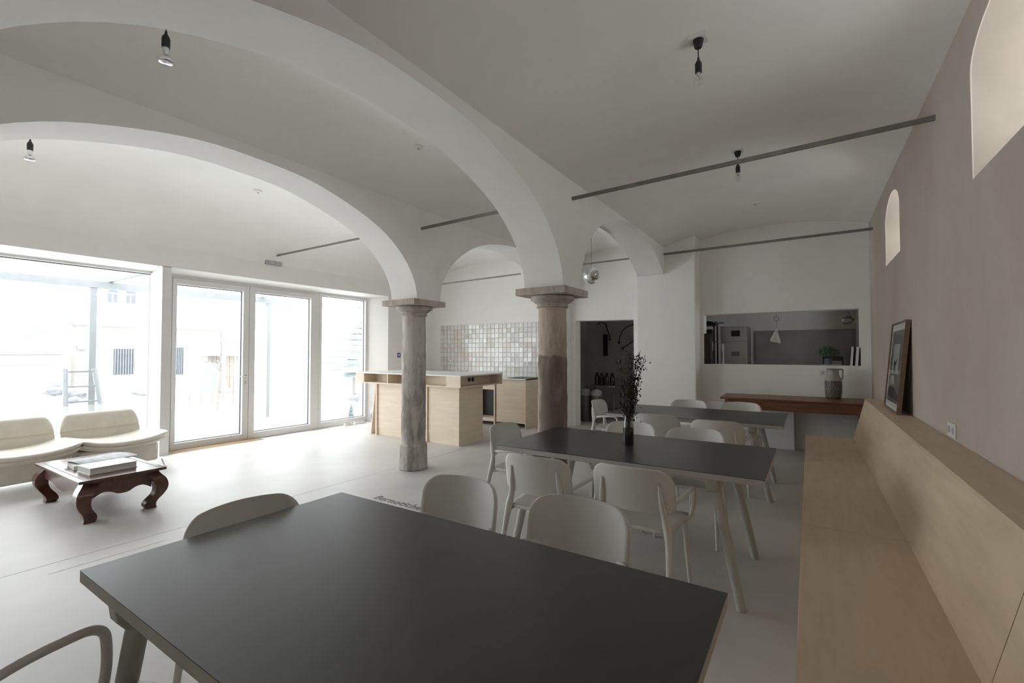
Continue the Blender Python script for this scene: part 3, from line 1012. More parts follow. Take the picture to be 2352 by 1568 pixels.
def sweep(prof, y0, y1, rnd, lift=lambda s: (0, 0), n=26):
    """closed cross-section (x,z) swept along y, shrinking round its ends"""
    cx = sum(p[0] for p in prof) / len(prof)
    cz = sum(p[1] for p in prof) / len(prof)
    vs, fs = [], []
    k = len(prof)
    for j in range(n + 1):
        s = j / n
        s = 0.5 - 0.5 * math.cos(math.pi * s)
        y = y0 + (y1 - y0) * s
        d = min(y - y0, y1 - y) / rnd
        f = 1.0 if d >= 1 else max(0.02, (1 - (1 - d) ** 2.4) ** 0.5)
        lx, lz = lift(2 * s - 1)
        for (a, b) in prof:
            vs.append((cx + (a - cx) * (0.55 + 0.45 * f) + lx, y, cz + (b - cz) * (0.12 + 0.88 * f) + lz))
    for j in range(n):
        for i in range(k):
            fs.append((j * k + i, j * k + (i + 1) % k, (j + 1) * k + (i + 1) % k, (j + 1) * k + i))
    fs.append(tuple(range(k)))
    fs.append(tuple(n * k + i for i in range(k)))
    return MB().add(vs, fs)


seatprof = smoothpath([(-0.22, 0.335), (-0.05, 0.33), (0.25, 0.33), (0.40, 0.335), (0.44, 0.355), (0.45, 0.372), (0.43, 0.39), (0.36, 0.40), (0.15, 0.40), (-0.22, 0.39)], 3)
underprof = smoothpath([(-0.22, 0.275), (0.05, 0.27), (0.30, 0.275), (0.39, 0.295), (0.42, 0.325), (0.38, 0.345), (0.1, 0.345), (-0.22, 0.34)], 3)
backprof = smoothpath([(-0.30, 0.22), (-0.20, 0.26), (-0.17, 0.34), (-0.185, 0.43), (-0.215, 0.492), (-0.200, 0.508), (-0.205, 0.58), (-0.245, 0.67), (-0.29, 0.70), (-0.335, 0.69), (-0.36, 0.62), (-0.36, 0.40), (-0.34, 0.25)], 3)
for (a, b) in ((-0.84, -0.02), (0.0, 0.80)):
    lift = lambda s: (0.02 * s * s, 0.075 * abs(s) ** 2.5)
    sweep(seatprof, a - 0.01, b + 0.03, 0.10, lift).build('seat_cushion', M['leather'], sf, smooth=60)
    sweep(underprof, a - 0.01, b + 0.03, 0.10, lift).build('under_cushion', M['leather'], sf, smooth=60)
    sweep(backprof, a + 0.015, b - 0.015, 0.10).build('back_cushion', M['leather'], sf, smooth=60)
    B(-0.30, 0.30, a + 0.02, b - 0.02, 0.085, 0.31).build('base', M['leather'], sf, bevel=0.03, seg=3)
for yy in (-0.80, 0.80):
    MB().tube(smoothpath([(-0.25, yy, 0.012), (0.38, yy, 0.012), (0.40, yy, 0.02), (0.33, yy, 0.09)], 4), 0.012, 8).build('runner', M['chrome'], sf, smooth=50)

# --- opium table
ot = thing('coffee_table', 'dark mahogany coffee table with curved legs and scalloped apron before the sofa', 'table', (-5.60, 1.515, 0), R(1.0))
B(-0.61, 0.61, -0.305, 0.305, 0.345, 0.368).build('tabletop', M['mahog'], ot, bevel=0.004)
for sy in (-1, 1):
    B(-0.57, 0.57, sy * 0.262 - 0.006, sy * 0.262 + 0.006, 0.3435, 0.3685).build('inlay_strip', M['darkwood'], ot)
for sx in (-1, 1):
    for sy in (-1, 1):
        secs = [(0.0, -0.012, 0.032), (0.03, -0.020, 0.036), (0.07, -0.012, 0.036), (0.12, 0.012, 0.035), (0.17, 0.026, 0.038), (0.22, 0.026, 0.042), (0.27, 0.012, 0.046), (0.31, -0.010, 0.046), (0.345, -0.022, 0.044)]
        secs = [(z, off * 1.35, hw * 1.2) for z, off, hw in smoothpath(secs, 3)]
        vs, fs = [], []
        for (z, off, hw) in secs:
            cx_, cy_ = sx * (0.53 + off), sy * (0.235 + off)
            for ax, ay in ((-1, -1), (1, -1), (1, 1), (-1, 1)):
                vs.append((cx_ + ax * hw, cy_ + ay * hw, z))
        for j in range(len(secs) - 1):
            for i in range(4):
                fs.append((j * 4 + i, j * 4 + (i + 1) % 4, j * 4 + 4 + (i + 1) % 4, j * 4 + 4 + i))
        fs += [(0, 1, 2, 3), tuple(len(vs) - 4 + i for i in range(4))]
        MB().add(vs, fs).build('leg', M['mahog'], ot, smooth=40, bevel=0.004)


def scallop(h):
    lo = smoothpath([(-h, 0.20), (-h + 0.06, 0.235), (-h * 0.45, 0.232), (-h * 0.2, 0.205), (0, 0.20), (h * 0.2, 0.205), (h * 0.45, 0.232), (h - 0.06, 0.235), (h, 0.20)], 4)
    return lo + [(h, 0.345), (-h, 0.345)]


for s in (-1, 1):
    MB().prism(scallop(0.50), 'y', s * 0.255 - 0.012, s * 0.255 + 0.012).build('apron', M['mahog'], ot)
    MB().prism(scallop(0.205), 'x', s * 0.55 - 0.012, s * 0.55 + 0.012).build('apron', M['mahog'], ot)
bk = thing('book', 'thick pale book lying at the edge of the mahogany coffee table', 'book', (-5.34, 1.50, 0.3685), R(4))
B(-0.13, 0.13, -0.165, 0.165, 0.006, 0.050).build('pages', M['paper'], bk)
B(-0.135, 0.135, -0.17, 0.17, 0.050, 0.056).build('cover', M['enamel'], bk)
B(-0.135, 0.135, -0.17, 0.17, 0.0, 0.006).build('cover', M['enamel'], bk)
mg = thing('magazine', 'printed magazine lying half on the thick book on the coffee table', 'magazine', (-5.665, 1.53, 0.3685), R(-5))
B(-0.15, 0.15, -0.20, 0.18, 0.0, 0.034).build('pages', M['paper'], mg)
mg2 = thing('newspaper', 'open newspaper spread on top of the magazine behind the thick book', 'newspaper', (-5.70, 1.56, 0.404), R(9))
vs, fs = [], []
for i in range(9):
    for j in range(7):
        x, y = -0.17 + 0.34 * i / 8, -0.22 + 0.44 * j / 6
        vs.append((x, y, 0.004 + 0.02 * math.sin(i * 0.39) * (0.6 + 0.4 * math.sin(j))))
for i in range(8):
    for j in range(6):
        a = i * 7 + j
        fs.append((a, a + 1, a + 8, a + 7))
MB().add(vs, fs).build('sheet', M['print'], mg2, smooth=60, solid=0.004)

# --- coir mat at the door
tag(B(-7.84, -7.515, 2.80, 4.15, -0.0248, -0.010).build('doormat', M['coir'], bevel=0.004), 'brown coir strip of doormat lying in front of the glazed double door', 'doormat')

# --- bits by the window
vb = MB().ball((0, 0, 0.20), 0.20, 24, 16)
tag(vb.build('exercise_ball', M['vaultgrey'], smooth=60, loc=(-7.27, 6.32, 0.0)), 'grey round ball on the floor between the window and the island', 'ball')
for (x, y, rz, lab) in ((-7.64, 5.84, 20, 'white shoe on the floor under the narrow window, further from the ball'), (-7.60, 6.08, -15, 'white shoe on the floor under the narrow window, beside the ball')):
    sh = thing('dish', lab, 'dish', (x, y, -0.025), R(rz), 'pair of white dishes by the window')  # white dishes, given a footwear form with sole and upper
    so = smoothpath([(-0.045, -0.12), (0.03, -0.12), (0.045, -0.03), (0.05, 0.07), (0.02, 0.13), (-0.03, 0.12), (-0.05, 0.04), (-0.04, -0.04)], 3)
    MB().prism(so, 'z', 0.0, 0.02).build('sole', M['enamel'], sh)
    up = MB()
    vs, fs = [], []
    k_ = len(so)
    for z, f, sh_y in ((0.02, 0.97, 0), (0.04, 0.92, -0.004), (0.06, 0.78, -0.02), (0.072, 0.55, -0.04)):
        for (a, b) in so:
            vs.append((a * f, b * f + sh_y, z))
    for j in range(3):
        for i in range(k_):
            fs.append((j * k_ + i, j * k_ + (i + 1) % k_, (j + 1) * k_ + (i + 1) % k_, (j + 1) * k_ + i))
    up.add(vs, fs).build('upper', M['enamel'], sh, smooth=60)
sg = thing('wall_notice', 'small blue notice with a white mark on the wall beside the grey column', 'sign', (XL, 7.02, 1.37))
B(0.0, 0.004, -0.045, 0.045, -0.05, 0.05).build('plate', M['blue'], sg)
B(0.004, 0.0055, -0.018, 0.018, -0.022, 0.022).build('white_mark', M['enamel'], sg)

# --- emergency light box above the door
eb = thing('emergency_light', 'flat metal emergency light box on the wall above the glazed door', 'light', (XL, 4.21, 2.915))
B(0, 0.035, -0.14, 0.14, -0.028, 0.028).build('housing', M['steel'], eb, bevel=0.003)
B(0.035, 0.038, -0.10, 0.02, -0.018, 0.018).build('lens', M['print'], eb)


# --- lamps
def vault_z(prof, x, y, dome):
    best = min((abs(prof(i / 400)[0] - x), i / 400) for i in range(401))[1]
    _, z, wg = prof(best)
    return z + dome * wg * bay(y)


def pendant(x, y, prof, dome, label, drop, plate=True, refl=False):
    zc = vault_z(prof, x, y, dome)
    t = thing('pendant_lamp', label, 'lamp', (x, y, zc), 0, 'bare bulb lamps on the vaults')
    if plate:
        B(-0.055, 0.055, -0.05, 0.05, -0.012, 0.006).build('ceiling_plate', M['enamel'], t, bevel=0.002)
    MB().lathe([(0.020, -0.062), (0.024, -0.055), (0.032, -0.022), (0.034, -0.010)], 16).build('canopy_cup', M['black'], t, smooth=40)
    MB().tube([(0, 0, -0.06), (0, 0, -drop)], 0.0035, 6).build('cord', M['black'], t)
    d = drop
    MB().lathe([(0.021, -d - 0.085), (0.022, -d - 0.03), (0.018, -d - 0.018), (0.008, -d - 0.002), (0.006, -d + 0.015)], 16).build('bulb_socket', M['black'], t, smooth=40)
    if refl:
        MB().lathe([(0.016, -d - 0.125), (0.018, -d - 0.085)], 16).build('bulb_collar', M['chrome'], t, smooth=40)
        MB().lathe([(0.030, -d - 0.178), (0.040, -d - 0.168), (0.042, -d - 0.158), (0.034, -d - 0.145), (0.018, -d - 0.125)], 20).build('reflector_bulb', M['mirror'], t, smooth=60)
    else:
        MB().lathe([(0.013, -d - 0.11), (0.0135, -d - 0.085)], 16).build('bulb_collar', M['chrome'], t, smooth=40)
        MB().lathe([(0.001, -d - 0.176), (0.014, -d - 0.172), (0.025, -d - 0.16), (0.030, -d - 0.145), (0.027, -d - 0.128), (0.016, -d - 0.112), (0.013, -d - 0.105)], 20).build('bulb', M['bulb'], t, smooth=60)
        MB().tube(smoothpath([(-0.006, 0, -d - 0.11), (-0.01, 0, -d - 0.145), (0.01, 0, -d - 0.145), (0.006, 0, -d - 0.11)], 3), 0.001, 4).build('filament', M['chrome'], t)
    return t


pendant(-0.575, 3.10, pr_right, 0.19, 'bare bulb on a short black cord, hanging above the flower-bottle table', 0.14)
pendant(-0.575, 5.06, pr_right, 0.19, 'bare bulb on a short black cord, hanging behind the first iron tie rod', 0.14)
pendant(-3.15, 1.11, pr_mid, 0.09, 'reflector bulb in a black socket below the vault beyond the big arch', 0.13, False, True)
pendant(-5.85, 1.05, pr_left, 0.09, 'reflector bulb in a black socket below the vault over the sofa', 0.13, False, True)
for x, y, prof, dome, lab in ((-3.13, 3.16, pr_mid, 0.09, 'empty white ceiling rose on the vault between the two big arches'),
                              (-5.75, 3.02, pr_left, 0.09, 'empty white ceiling rose on the vault in front of the glazed door'),
                              (-0.59, 7.0, pr_right, 0.19, 'empty white ceiling rose on the vault near the serving hatch wall')):
    t = thing('ceiling_rose', lab, 'ceiling rose', (x, y, vault_z(prof, x, y, dome)), 0, 'empty ceiling roses on the vaults')
    MB().lathe([(0.018, -0.016), (0.045, -0.012), (0.05, 0.004)], 20).build('rose_cover', M['enamel'], t, smooth=40)
    MB().tube(smoothpath([(0, 0, -0.012), (0, 0, -0.03), (0.012, 0, -0.036), (0.016, 0, -0.026)], 3), 0.003, 5).build('hook', M['iron'], t)

# --- mirror ball
db = thing('mirror_ball', 'silver mirror ball hanging in the arch beside the brown column', 'mirror ball', (-2.73, 6.40, 2.585))
MB().ball((0, 0, 0), 0.128, 40, 24).build('mirror_facets', M['mirror'], db)
MB().lathe([(0.02, 0.125), (0.018, 0.145), (0.004, 0.15)], 12).build('hanger_cap', M['chrome'], db, smooth=40)
MB().tube([(0, 0, 0.145), (0, 0, vault_z(pr_mid, -2.73, 6.4, 0.09) - 2.585)], 0.003, 5).build('cord', M['iron'], db)

# --- cast lettering in the floor
cv = bpy.data.curves.new('floor_lettering', 'FONT')
cv.body = 'Bernotichere'
cv.size = 0.14
cv.extrude = 0.002
cv.materials.append(M['letter'])
lt = bpy.data.objects.new('lettering', cv)
lt.location = (-3.60, 3.035, 0.001)
lt.parent = fl
col.objects.link(lt)

B(-4.116, -4.106, 0.87, 1.51, 0.0, 0.0006).build('floor_score_line', M['print'], fl)

# =================================================================== BEHIND THE HATCH AND THE DOORWAY
fr = thing('refrigerator', 'tall stainless steel refrigerator seen through the serving hatch', 'refrigerator', (-1.20, 9.75, 0))
B(-0.22, 0.24, -0.22, 0.40, 0.03, 1.92).build('body', M['steel'], fr, bevel=0.006)
B(-0.21, 0.23, -0.245, -0.222, 1.64, 1.90).build('upper_panel', M['steel'], fr, bevel=0.003)
d_ = B(-0.21, 0.23, -0.245, -0.222, 0.10, 1.625).build('door', M['steel'], fr, bevel=0.003)
B(-0.03, 0.12, -0.249, -0.245, 1.73, 1.84).build('display', M['black'], fr)
B(-0.03, 0.11, -0.249, -0.245, 1.36, 1.44).build('label_plate', M['tin'], d_)
B(-0.19, -0.155, -0.285, -0.262, 1.10, 1.60).build('handle', M['enamel'], d_, bevel=0.008)  # white bar stands in for the window reflected on the fridge edge
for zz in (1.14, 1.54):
    B(-0.18, -0.165, -0.265, -0.244, zz, zz + 0.02).build('glint_mount', M['chrome'], d_)

sh = thing('shelf_rack', 'dark tall shelf rack at the edge of the back kitchen', 'shelf', (-1.66, 9.30, 0))
for sx in (-0.20, 0.18):
    for sy in (-0.2, 0.18):
        B(sx, sx + 0.025, sy, sy + 0.025, 0.0, 1.97).build('post', M['darkwood'], sh)
for zz in (0.3, 0.8, 1.18, 1.62, 1.93):
    B(-0.20, 0.205, -0.2, 0.205, zz, zz + 0.02).build('shelf_board', M['darkwood'] if zz != 1.62 else M['steel'], sh)
tag(B(-1.73, -1.50, 9.2, 9.42, 1.20, 1.46).build('storage_box', M['darkwood'], bevel=0.006), 'dark storage box on the middle board of the shelf rack', 'box')
tag(B(-1.76, -1.52, 9.2, 9.4, 1.64, 1.86).build('storage_crate', M['black'], bevel=0.006), 'black crate on the upper board of the shelf rack', 'crate')
ck = MB()
for q in range(3):
    ck.tube([(0.16 * math.cos(a) * (1 - 0.1 * q), 0.12 * math.sin(a), 0.012 + 0.016 * q + 0.01 * math.sin(3 * a)) for a in [i * 2 * math.pi / 20 for i in range(21)]], 0.009, 6)
ck.tube([(0.15, 0, 0.02), (0.22, -0.02, 0.03), (0.26, 0.0, 0.02)], 0.009, 6)
tag(ck.build('hose_coil', M['black'], smooth=60, loc=(-1.58, 9.28, 1.951)), 'coiled black hose lying on top of the shelf rack', 'hose')
db_ = tag(MB().prism([(-1.425, 1.239), (-1.335, 1.239), (-1.345, 1.735), (-1.432, 1.735)], 'y', 7.98, 8.16).build('dark_panel', M['darkwood'], bevel=0.003), 'dark upright box standing at the shelf rack end of the hatch sill', 'box')

tw = thing('hanging_towel', 'white towel hanging by a corner from a hook ring in the serving hatch', 'towel', (-0.43, 8.45, 0))
vs, fs = [], []
nr, nc = 12, 8
for i in range(nr + 1):
    f = i / nr
    for j in range(nc + 1):
        s = j / nc
        xw = (-0.085 - 0.005) * min(f * 1.25, 1) * (1 - s) + (0.055 * min(f * 1.1, 1)) * s
        zz = 1.815 - f * (0.19 + 0.055 * s if f < 0.99 else 0.19 + 0.055 * s)
        vs.append((xw, 0.012 * math.sin(s * 9 + f * 2) * f, zz - 0.02 * f * (1 - s)))
for i in range(nr):
    for j in range(nc):
        a = i * (nc + 1) + j
        fs.append((a, a + 1, a + nc + 2, a + nc + 1))
MB().add(vs, fs).build('cloth', M['cloth'], tw, smooth=70, solid=0.004)
MB().tube([(0.034 * math.cos(i * math.pi / 8), 0, 1.965 + 0.034 * math.sin(i * math.pi / 8)) for i in range(17)], 0.004, 6).build('ring', M['iron'], tw, smooth=60)
MB().tube([(0, 0, 1.932), (0, 0, 1.81)], 0.003, 5).build('loop', M['iron'], tw)
MB().tube([(0, 0, 1.999), (0, 0, 2.45)], 0.002, 5).build('hook_wire', M['iron'], tw)

pl = thing('potted_herb', 'bushy green herb in a slate pot standing in the serving hatch', 'plant', (0.235, 8.06, 1.252))
MB().lathe([(0.038, 0.0), (0.043, 0.002), (0.052, 0.085), (0.048, 0.085), (0.044, 0.07)], 20).build('pot', M['slate'], pl, smooth=40)
rp = random.Random(5)
lv = MB()
for q in range(240):
    a, e, rr_ = rp.uniform(0, 6.28), rp.uniform(-0.2, 1.4), rp.uniform(0.5, 1.0)
    c = Vector((0.155 * rr_ * math.cos(a) * math.cos(e), 0.095 * rr_ * math.sin(a) * math.cos(e), 0.145 + 0.115 * rr_ * math.sin(e)))
    u = Vector((rp.gauss(0, 1), rp.gauss(0, 1), rp.gauss(0, 1))).normalized()
    v_ = u.cross(Vector((rp.gauss(0, 1), rp.gauss(0, 1), rp.gauss(0, 1)))).normalized()
    k_ = rp.uniform(0.012, 0.022)
    lv.add([c - u * k_, c + v_ * k_ * 0.5, c + u * k_, c - v_ * k_ * 0.5], [(0, 1, 2, 3)])
o = lv.build('leaves', M['leaf'], pl)
o['kind'] = 'stuff'
for q in range(5):
    a = q * 1.3
    MB().tube([(0.01 * math.cos(a), 0.01 * math.sin(a), 0.07), (0.06 * math.cos(a), 0.04 * math.sin(a), 0.17)], 0.002, 4).build('stalk', M['leaf'], pl)
tag(MB().lathe([(0.10, 0.0), (0.135, 0.010), (0.13, 0.012), (0.09, 0.004)], 28).build('plate', M['enamel'], smooth=40, loc=(0.265, 8.06, 1.239)), 'white plate under the potted herb on the hatch sill', 'plate')
rd = thing('radio', 'small black radio behind the potted herb in the hatch', 'radio', (0.30, 8.42, 1.10))
B(-0.13, 0.13, -0.04, 0.04, 0.0, 0.27).build('case', M['black'], rd, bevel=0.006)
B(-0.11, 0.11, -0.043, -0.04, 0.03, 0.2).build('grille', M['iron'], rd)
ws = thing('worktable', 'grey worktop behind the serving hatch carrying the radio', 'worktop', (0, 0, 0))
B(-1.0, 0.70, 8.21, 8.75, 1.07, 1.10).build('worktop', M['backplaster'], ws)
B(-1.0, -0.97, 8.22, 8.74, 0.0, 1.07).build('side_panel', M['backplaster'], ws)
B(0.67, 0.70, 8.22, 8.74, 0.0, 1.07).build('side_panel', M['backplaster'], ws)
for x, t_, h_, mt, ang, lab in ((0.500, 0.014, 0.265, 'paper', 4, 'slim white book at the inner end of the row in the hatch'),
                                (0.526, 0.008, 0.255, 'black', 4, 'thin black book between two white books in the hatch'),
                                (0.555, 0.030, 0.262, 'paper', 4, 'thick white book leaning in the row in the hatch'),
                                (0.588, 0.012, 0.250, 'black', 4, 'black book at the wall end of the row in the hatch')):
    b_ = thing('book', lab, 'book', (x, 8.05, 1.2395), 0, 'books standing in the serving hatch')
    b_.rotation_euler = (0, R(ang), 0)
    B(-t_ / 2 - 0.001, t_ / 2 + 0.001, -0.085, 0.085, 0.0, h_).build('cover', M[mt], b_)
    B(-t_ / 2 + 0.002, t_ / 2 - 0.002, -0.082, 0.088, 0.003, h_ + 0.002).build('pages', M['paper'], b_)
cc = MB()
for q in range(4):
    cc.tube([((0.085 - 0.006 * q) * math.cos(a), 0.01 * q, (0.045 + 0.004 * q) * math.sin(a) + 0.012 * math.cos(2 * a + q)) for a in [i * 2 * math.pi / 24 for i in range(25)]], 0.005, 5)
cc.tube([(0.05, 0.02, 0.04), (0.02, 0.02, 0.12), (-0.02, 0.02, 0.2), (-0.02, 0.02, 0.55)], 0.005, 5)
tag(cc.build('cable_coil', M['black'], smooth=60, loc=(0.545, 9.25, 1.95)), 'coil of dark cable hanging from the back kitchen ceiling', 'cable')

# dark tiled splashback on the far wall, seen through the hatch
sb = struct(B(-0.9, XR, 10.42, 10.45, 0.9, 1.86).build('wall_splashback', M['darktile']))

# store room things behind the doorway
wt = thing('metal_stand', 'dark metal work stand in the store room behind the doorway', 'stand', (-3.72, 9.35, 0))
B(-0.33, 0.33, -0.2, 0.25, 0.70, 0.725).build('top', M['steel'], wt)
for sx in (-0.31, 0.29):
    for sy in (-0.19, 0.22):
        B(sx, sx + 0.022, sy, sy + 0.022, 0.0, 0.70).build('leg', M['iron'], wt)
B(-0.31, 0.31, -0.18, 0.22, 0.2, 0.215).build('shelf', M['iron'], wt)
for i, (x, y) in enumerate(((-3.86, 9.33), (-3.74, 9.30), (-3.62, 9.28), (-3.52, 9.34), (-3.80, 9.46))):
    j_ = thing('glass_jar', ('big dark glass jar at the doorway jamb end of the stand', 'big dark glass jar second along the stand', 'big dark glass jar third along the stand', 'big dark glass jar at the flower side of the stand', 'big dark glass jar behind the others on the stand')[i], 'jar', (x, y, 0.7255), 0, 'dark jars on the metal stand')
    MB().lathe([(0.045, 0), (0.052, 0.006), (0.052, 0.17), (0.040, 0.205), (0.030, 0.215), (0.030, 0.24)], 18).build('jar_body', M['bottledark'], j_, smooth=40)
    MB().lathe([(0.033, 0.235), (0.033, 0.265), (0.02, 0.27)], 16).build('jar_lid', M['black'], j_, smooth=40)
for x, lab in ((-3.92, 'grey lidded bin in the store room against the doorway jamb'), (-3.68, 'grey lidded bin in the store room beside the metal stand')):
    b_ = thing('lidded_bin', lab, 'bin', (x, 8.85, 0), 0, 'grey bins in the store room')
    MB().lathe([(0.085, 0.0), (0.105, 0.03), (0.112, 0.55)], 20).build('bin_body', M['iron'], b_, smooth=40)
    MB().lathe([(0.118, 0.545), (0.118, 0.575), (0.105, 0.64), (0.05, 0.672), (0.01, 0.675)], 20).build('bin_lid', M['print'], b_, smooth=50)
tag(B(-4.15, -4.05, 10.41, 10.45, 1.35, 1.86).build('wall_board', M['darkwood']), 'narrow dark board on the back wall of the store room', 'board')
for P, lab in (([(-4.30, 10.44, 2.10), (-4.22, 10.44, 2.16), (-4.10, 10.44, 2.11), (-4.05, 10.44, 1.98), (-4.00, 10.44, 1.83), (-3.99, 10.44, 1.74)], 'dark cable end curling down in the store room above the jars'),
               ([(-3.76, 10.44, 1.66), (-3.75, 10.44, 1.76), (-3.68, 10.44, 1.93), (-3.56, 10.44, 2.03), (-3.35, 10.44, 2.09)], 'dark cable arching across the upper corner of the doorway'),
               ([(-3.66, 10.40, 1.52), (-3.60, 10.40, 1.57), (-3.40, 10.40, 1.70), (-3.2, 10.40, 1.95), (-3.1, 10.40, 2.44)], 'dark cable hanging beside the pier inside the doorway')):
    m = MB().tube(smoothpath(P, 6), 0.010, 6)
    m.ball(P[-1] if P[-1][2] < P[0][2] else P[0], 0.028, 8, 6)
    tag(m.build('cable', M['black'], smooth=60), lab, 'cable', 'loose cables in the store room')

# =================================================================== THE SNOWY YARD
gd = MB()
vs, fs = [], []
NX, NY = 60, 70
rg = random.Random(2)
for i in range(NX + 1):
    x = -7.98 - 72 * (i / NX) ** 1.7
    for j in range(NY + 1):
        y = -25 + 85 * j / NY
        d = -7.8 - x
        z = -0.16 + 0.10 * math.sin(x * 0.9 + 1) * math.sin(y * 0.7) * min(d / 6, 1)
        z += 0.85 * math.exp(-((x + 16) / 2.4) ** 2 - ((y - 2.6) / 1.7) ** 2) + 0.5 * math.exp(-((x + 19) / 2.4) ** 2 - ((y - 5.6) / 1.6) ** 2)
        z += 0.25 * min(d / 20, 1) * math.sin(x * 0.31 + y * 0.23)
        vs.append((x, y, z))
for i in range(NX):
    for j in range(NY):
        a = i * (NY + 1) + j
        fs.append((a, a + 1, a + NY + 2, a + NY + 1))
struct(gd.add(vs, fs).build('ground', M['snow'], smooth=60))
# timber deck outside the door, widened to cut bounce light on the vault
dk_ = thing('timber_deck', 'pale timber deck with narrow gaps outside the glazed door', 'deck', (0, 0, 0))
for i in range(15):
    B(-8.155 - 0.15 * i, -8.01 - 0.15 * i, -3.0, 6.6, -0.06, -0.032).build('board', M['deck'], dk_)
B(-10.26, -8.0, -3.0, 6.6, -0.3, -0.06).build('deck_frame', M['deck'], dk_)

# pergola outside the window
pg = thing('pergola', 'pale timber pergola frame standing in the snow outside the window', 'pergola', (0, 0, 0))
for y, wd in ((2.70, 0.09), (5.79, 0.075)):
    B(-10.54, -10.46, y - wd / 2, y + wd / 2, -0.1, 2.62).build('post', M['timber'], pg)
B(-10.55, -10.45, -3.0, 9.5, 2.56, 2.68).build('beam', M['timber'], pg)
for y in (0.2, 2.9, 5.6, 8.3):
    B(-10.9, -8.2, y, y + 0.07, 2.685, 2.76).build('rafter', M['timber'], pg)

# ladder leaning on the pergola post
ld = thing('ladder', 'weathered timber ladder leaning on the pergola post behind the sofa', 'ladder', (-10.24, 2.50, 0.03))
for y in (-0.20, 0.20):
    MB().tube([(0.35, y * 1.25, -0.05), (-0.05, y * 0.9, 1.12)], 0.036, 6).build('rail', M['timber'], ld)
for i in range(5):
    f = 0.12 + 0.21 * i
    B(0.35 - 0.40 * f - 0.02, 0.35 - 0.40 * f + 0.02, -0.235 + 0.05 * f, 0.235 - 0.05 * f, -0.05 + 1.17 * f - 0.014, -0.05 + 1.17 * f + 0.014).build('rung', M['timber'], ld)

K = 1.5


def wy(p, X, k):
    return p


# cream outbuilding with barred windows
cb = thing('outbuilding', 'cream rendered outbuilding with barred windows and a zinc-edged roof across the yard', 'building', (0, 0, 0))
B(-38.0, -33.0, 7.8, 17.5, -0.6, 2.95).build('wall', M['cream'], cb)
B(-38.2, -32.7, 7.6, 17.8, 2.95, 3.12).build('roof', M['snow'], cb)
B(-32.72, -32.64, 7.6, 17.8, 2.90, 3.02).build('gutter', M['tin'], cb)
MB().prism([(7.8, 3.02), (7.6, 3.12), (5.9, 2.24), (5.95, 2.16)], 'x', -33.2, -32.8).build('lean_to_roof', M['tin'], cb)
for (a, b, z0, z1) in ((9.40, 10.38, 0.16, 1.66), (12.1, 12.88, 0.05, 1.76)):
    wn = MB().prism([(a - 0.12, z0 - 0.1), (b + 0.12, z0 - 0.1), (b + 0.12, z1 + 0.1), (a - 0.12, z1 + 0.1)], 'x', -33.0, -32.93, [[(a, z0), (b, z0), (b, z1), (a, z1)]]).build('window', M['facade'], cb)
    B(-33.0, -32.97, a, b, z0, z1).build('pane', M['pane'], wn)
    for i in range(8):
        y = a + (b - a) * (i + 0.5) / 8
        B(-32.90, -32.87, y - 0.018, y + 0.018, z0, z1).build('bar', M['tin'], wn)

# garage
ga = thing('garage', 'low flat-roofed garage with wide timber doors beside the outbuilding', 'building', (0, 0, 0))
B(-34.5, -30.0, -6.0, 6.95, -0.6, 1.34).build('wall', M['facade'], ga)
B(-34.6, -29.85, -6.2, 7.0, 1.34, 1.64).build('fascia', M['garage'], ga)
for a in (-2.6, 0.50, 3.60):
    gdo = B(-30.0, -29.92, a, a + 3.05, -0.6, 1.32).build('door', M['garage'], ga)
    B(-29.92, -29.88, a + 0.2, a + 2.85, 0.86, 0.91).build('door_bar', M['tin'], gdo)
tag(B(-33.0, -32.6, 7.85, 8.27, 1.60, 1.82).build('lamp_box', M['tin']), 'small grey lamp box on the outbuilding wall above the garage roof', 'lamp box')

# white house with two upper windows
wh = thing('house', 'tall white house with two divided upper windows beyond the outbuilding', 'house', (0, 0, 0))
B(-66.0, -60.0, 13.2, 45.0, -1.0, 13.5).build('wall', M['facade'], wh)
MB().prism([(12.8, 13.5), (45.4, 13.5), (45.4, 13.9), (29, 20), (12.8, 13.9)], 'x', -66.4, -59.6).build('roof', M['snow'], wh)
for a in (16.55, 18.05):
    wn = MB().prism([(a - 0.08, 6.5), (a + 0.88, 6.5), (a + 0.88, 8.0), (a - 0.08, 8.0)], 'x', -60.0, -59.94, [[(a, 6.58), (a + 0.8, 6.58), (a + 0.8, 7.92), (a, 7.92)]]).build('window', M['facade'], wh)
    for (y0, y1, z0, z1) in ((a, a + 0.8, 7.62, 7.9), (a, a + 0.35, 6.6, 7.5), (a + 0.45, a + 0.8, 6.6, 7.5)):
        B(-60.0, -59.96, y0, y1, z0, z1).build('pane', M['pane'], wn)

# things in the yard seen through the door
B_ = thing('water_tank', 'pale blue ribbed water tank behind the low fence', 'tank', (-17.0, 7.30, -0.1))
pf_ = []
for i in range(13):
    pf_.append((0.36 + 0.012 * (i % 2), 0.09 * i))
MB().lathe(pf_ + [(0.30, 1.16), (0.1, 1.2)], 24).build('tank_body', M['tank'], B_, smooth=30)
MB().lathe([(0.12, 1.17), (0.12, 1.24)], 16).build('tank_lid', M['tin'], B_)
sd = thing('garden_shed', 'small brown board shed with a snowy canopy beside the water tank', 'shed', (-17.6, 8.10, -0.1))
for i in range(7):
    B(-0.02, 0.02, -0.50 + 0.145 * i, -0.365 + 0.145 * i, 0.0, 1.42).build('board', M['shed'], sd)
B(-1.0, -0.02, -0.50, 0.515, 0.0, 1.40).build('body', M['shed'], sd)
B(-1.1, 0.35, -0.65, 0.65, 1.42, 1.60).build('roof', M['snow'], sd)
B(0.22, 0.30, -0.12, -0.04, 0.0, 1.42).build('porch_post', M['facade'], sd)
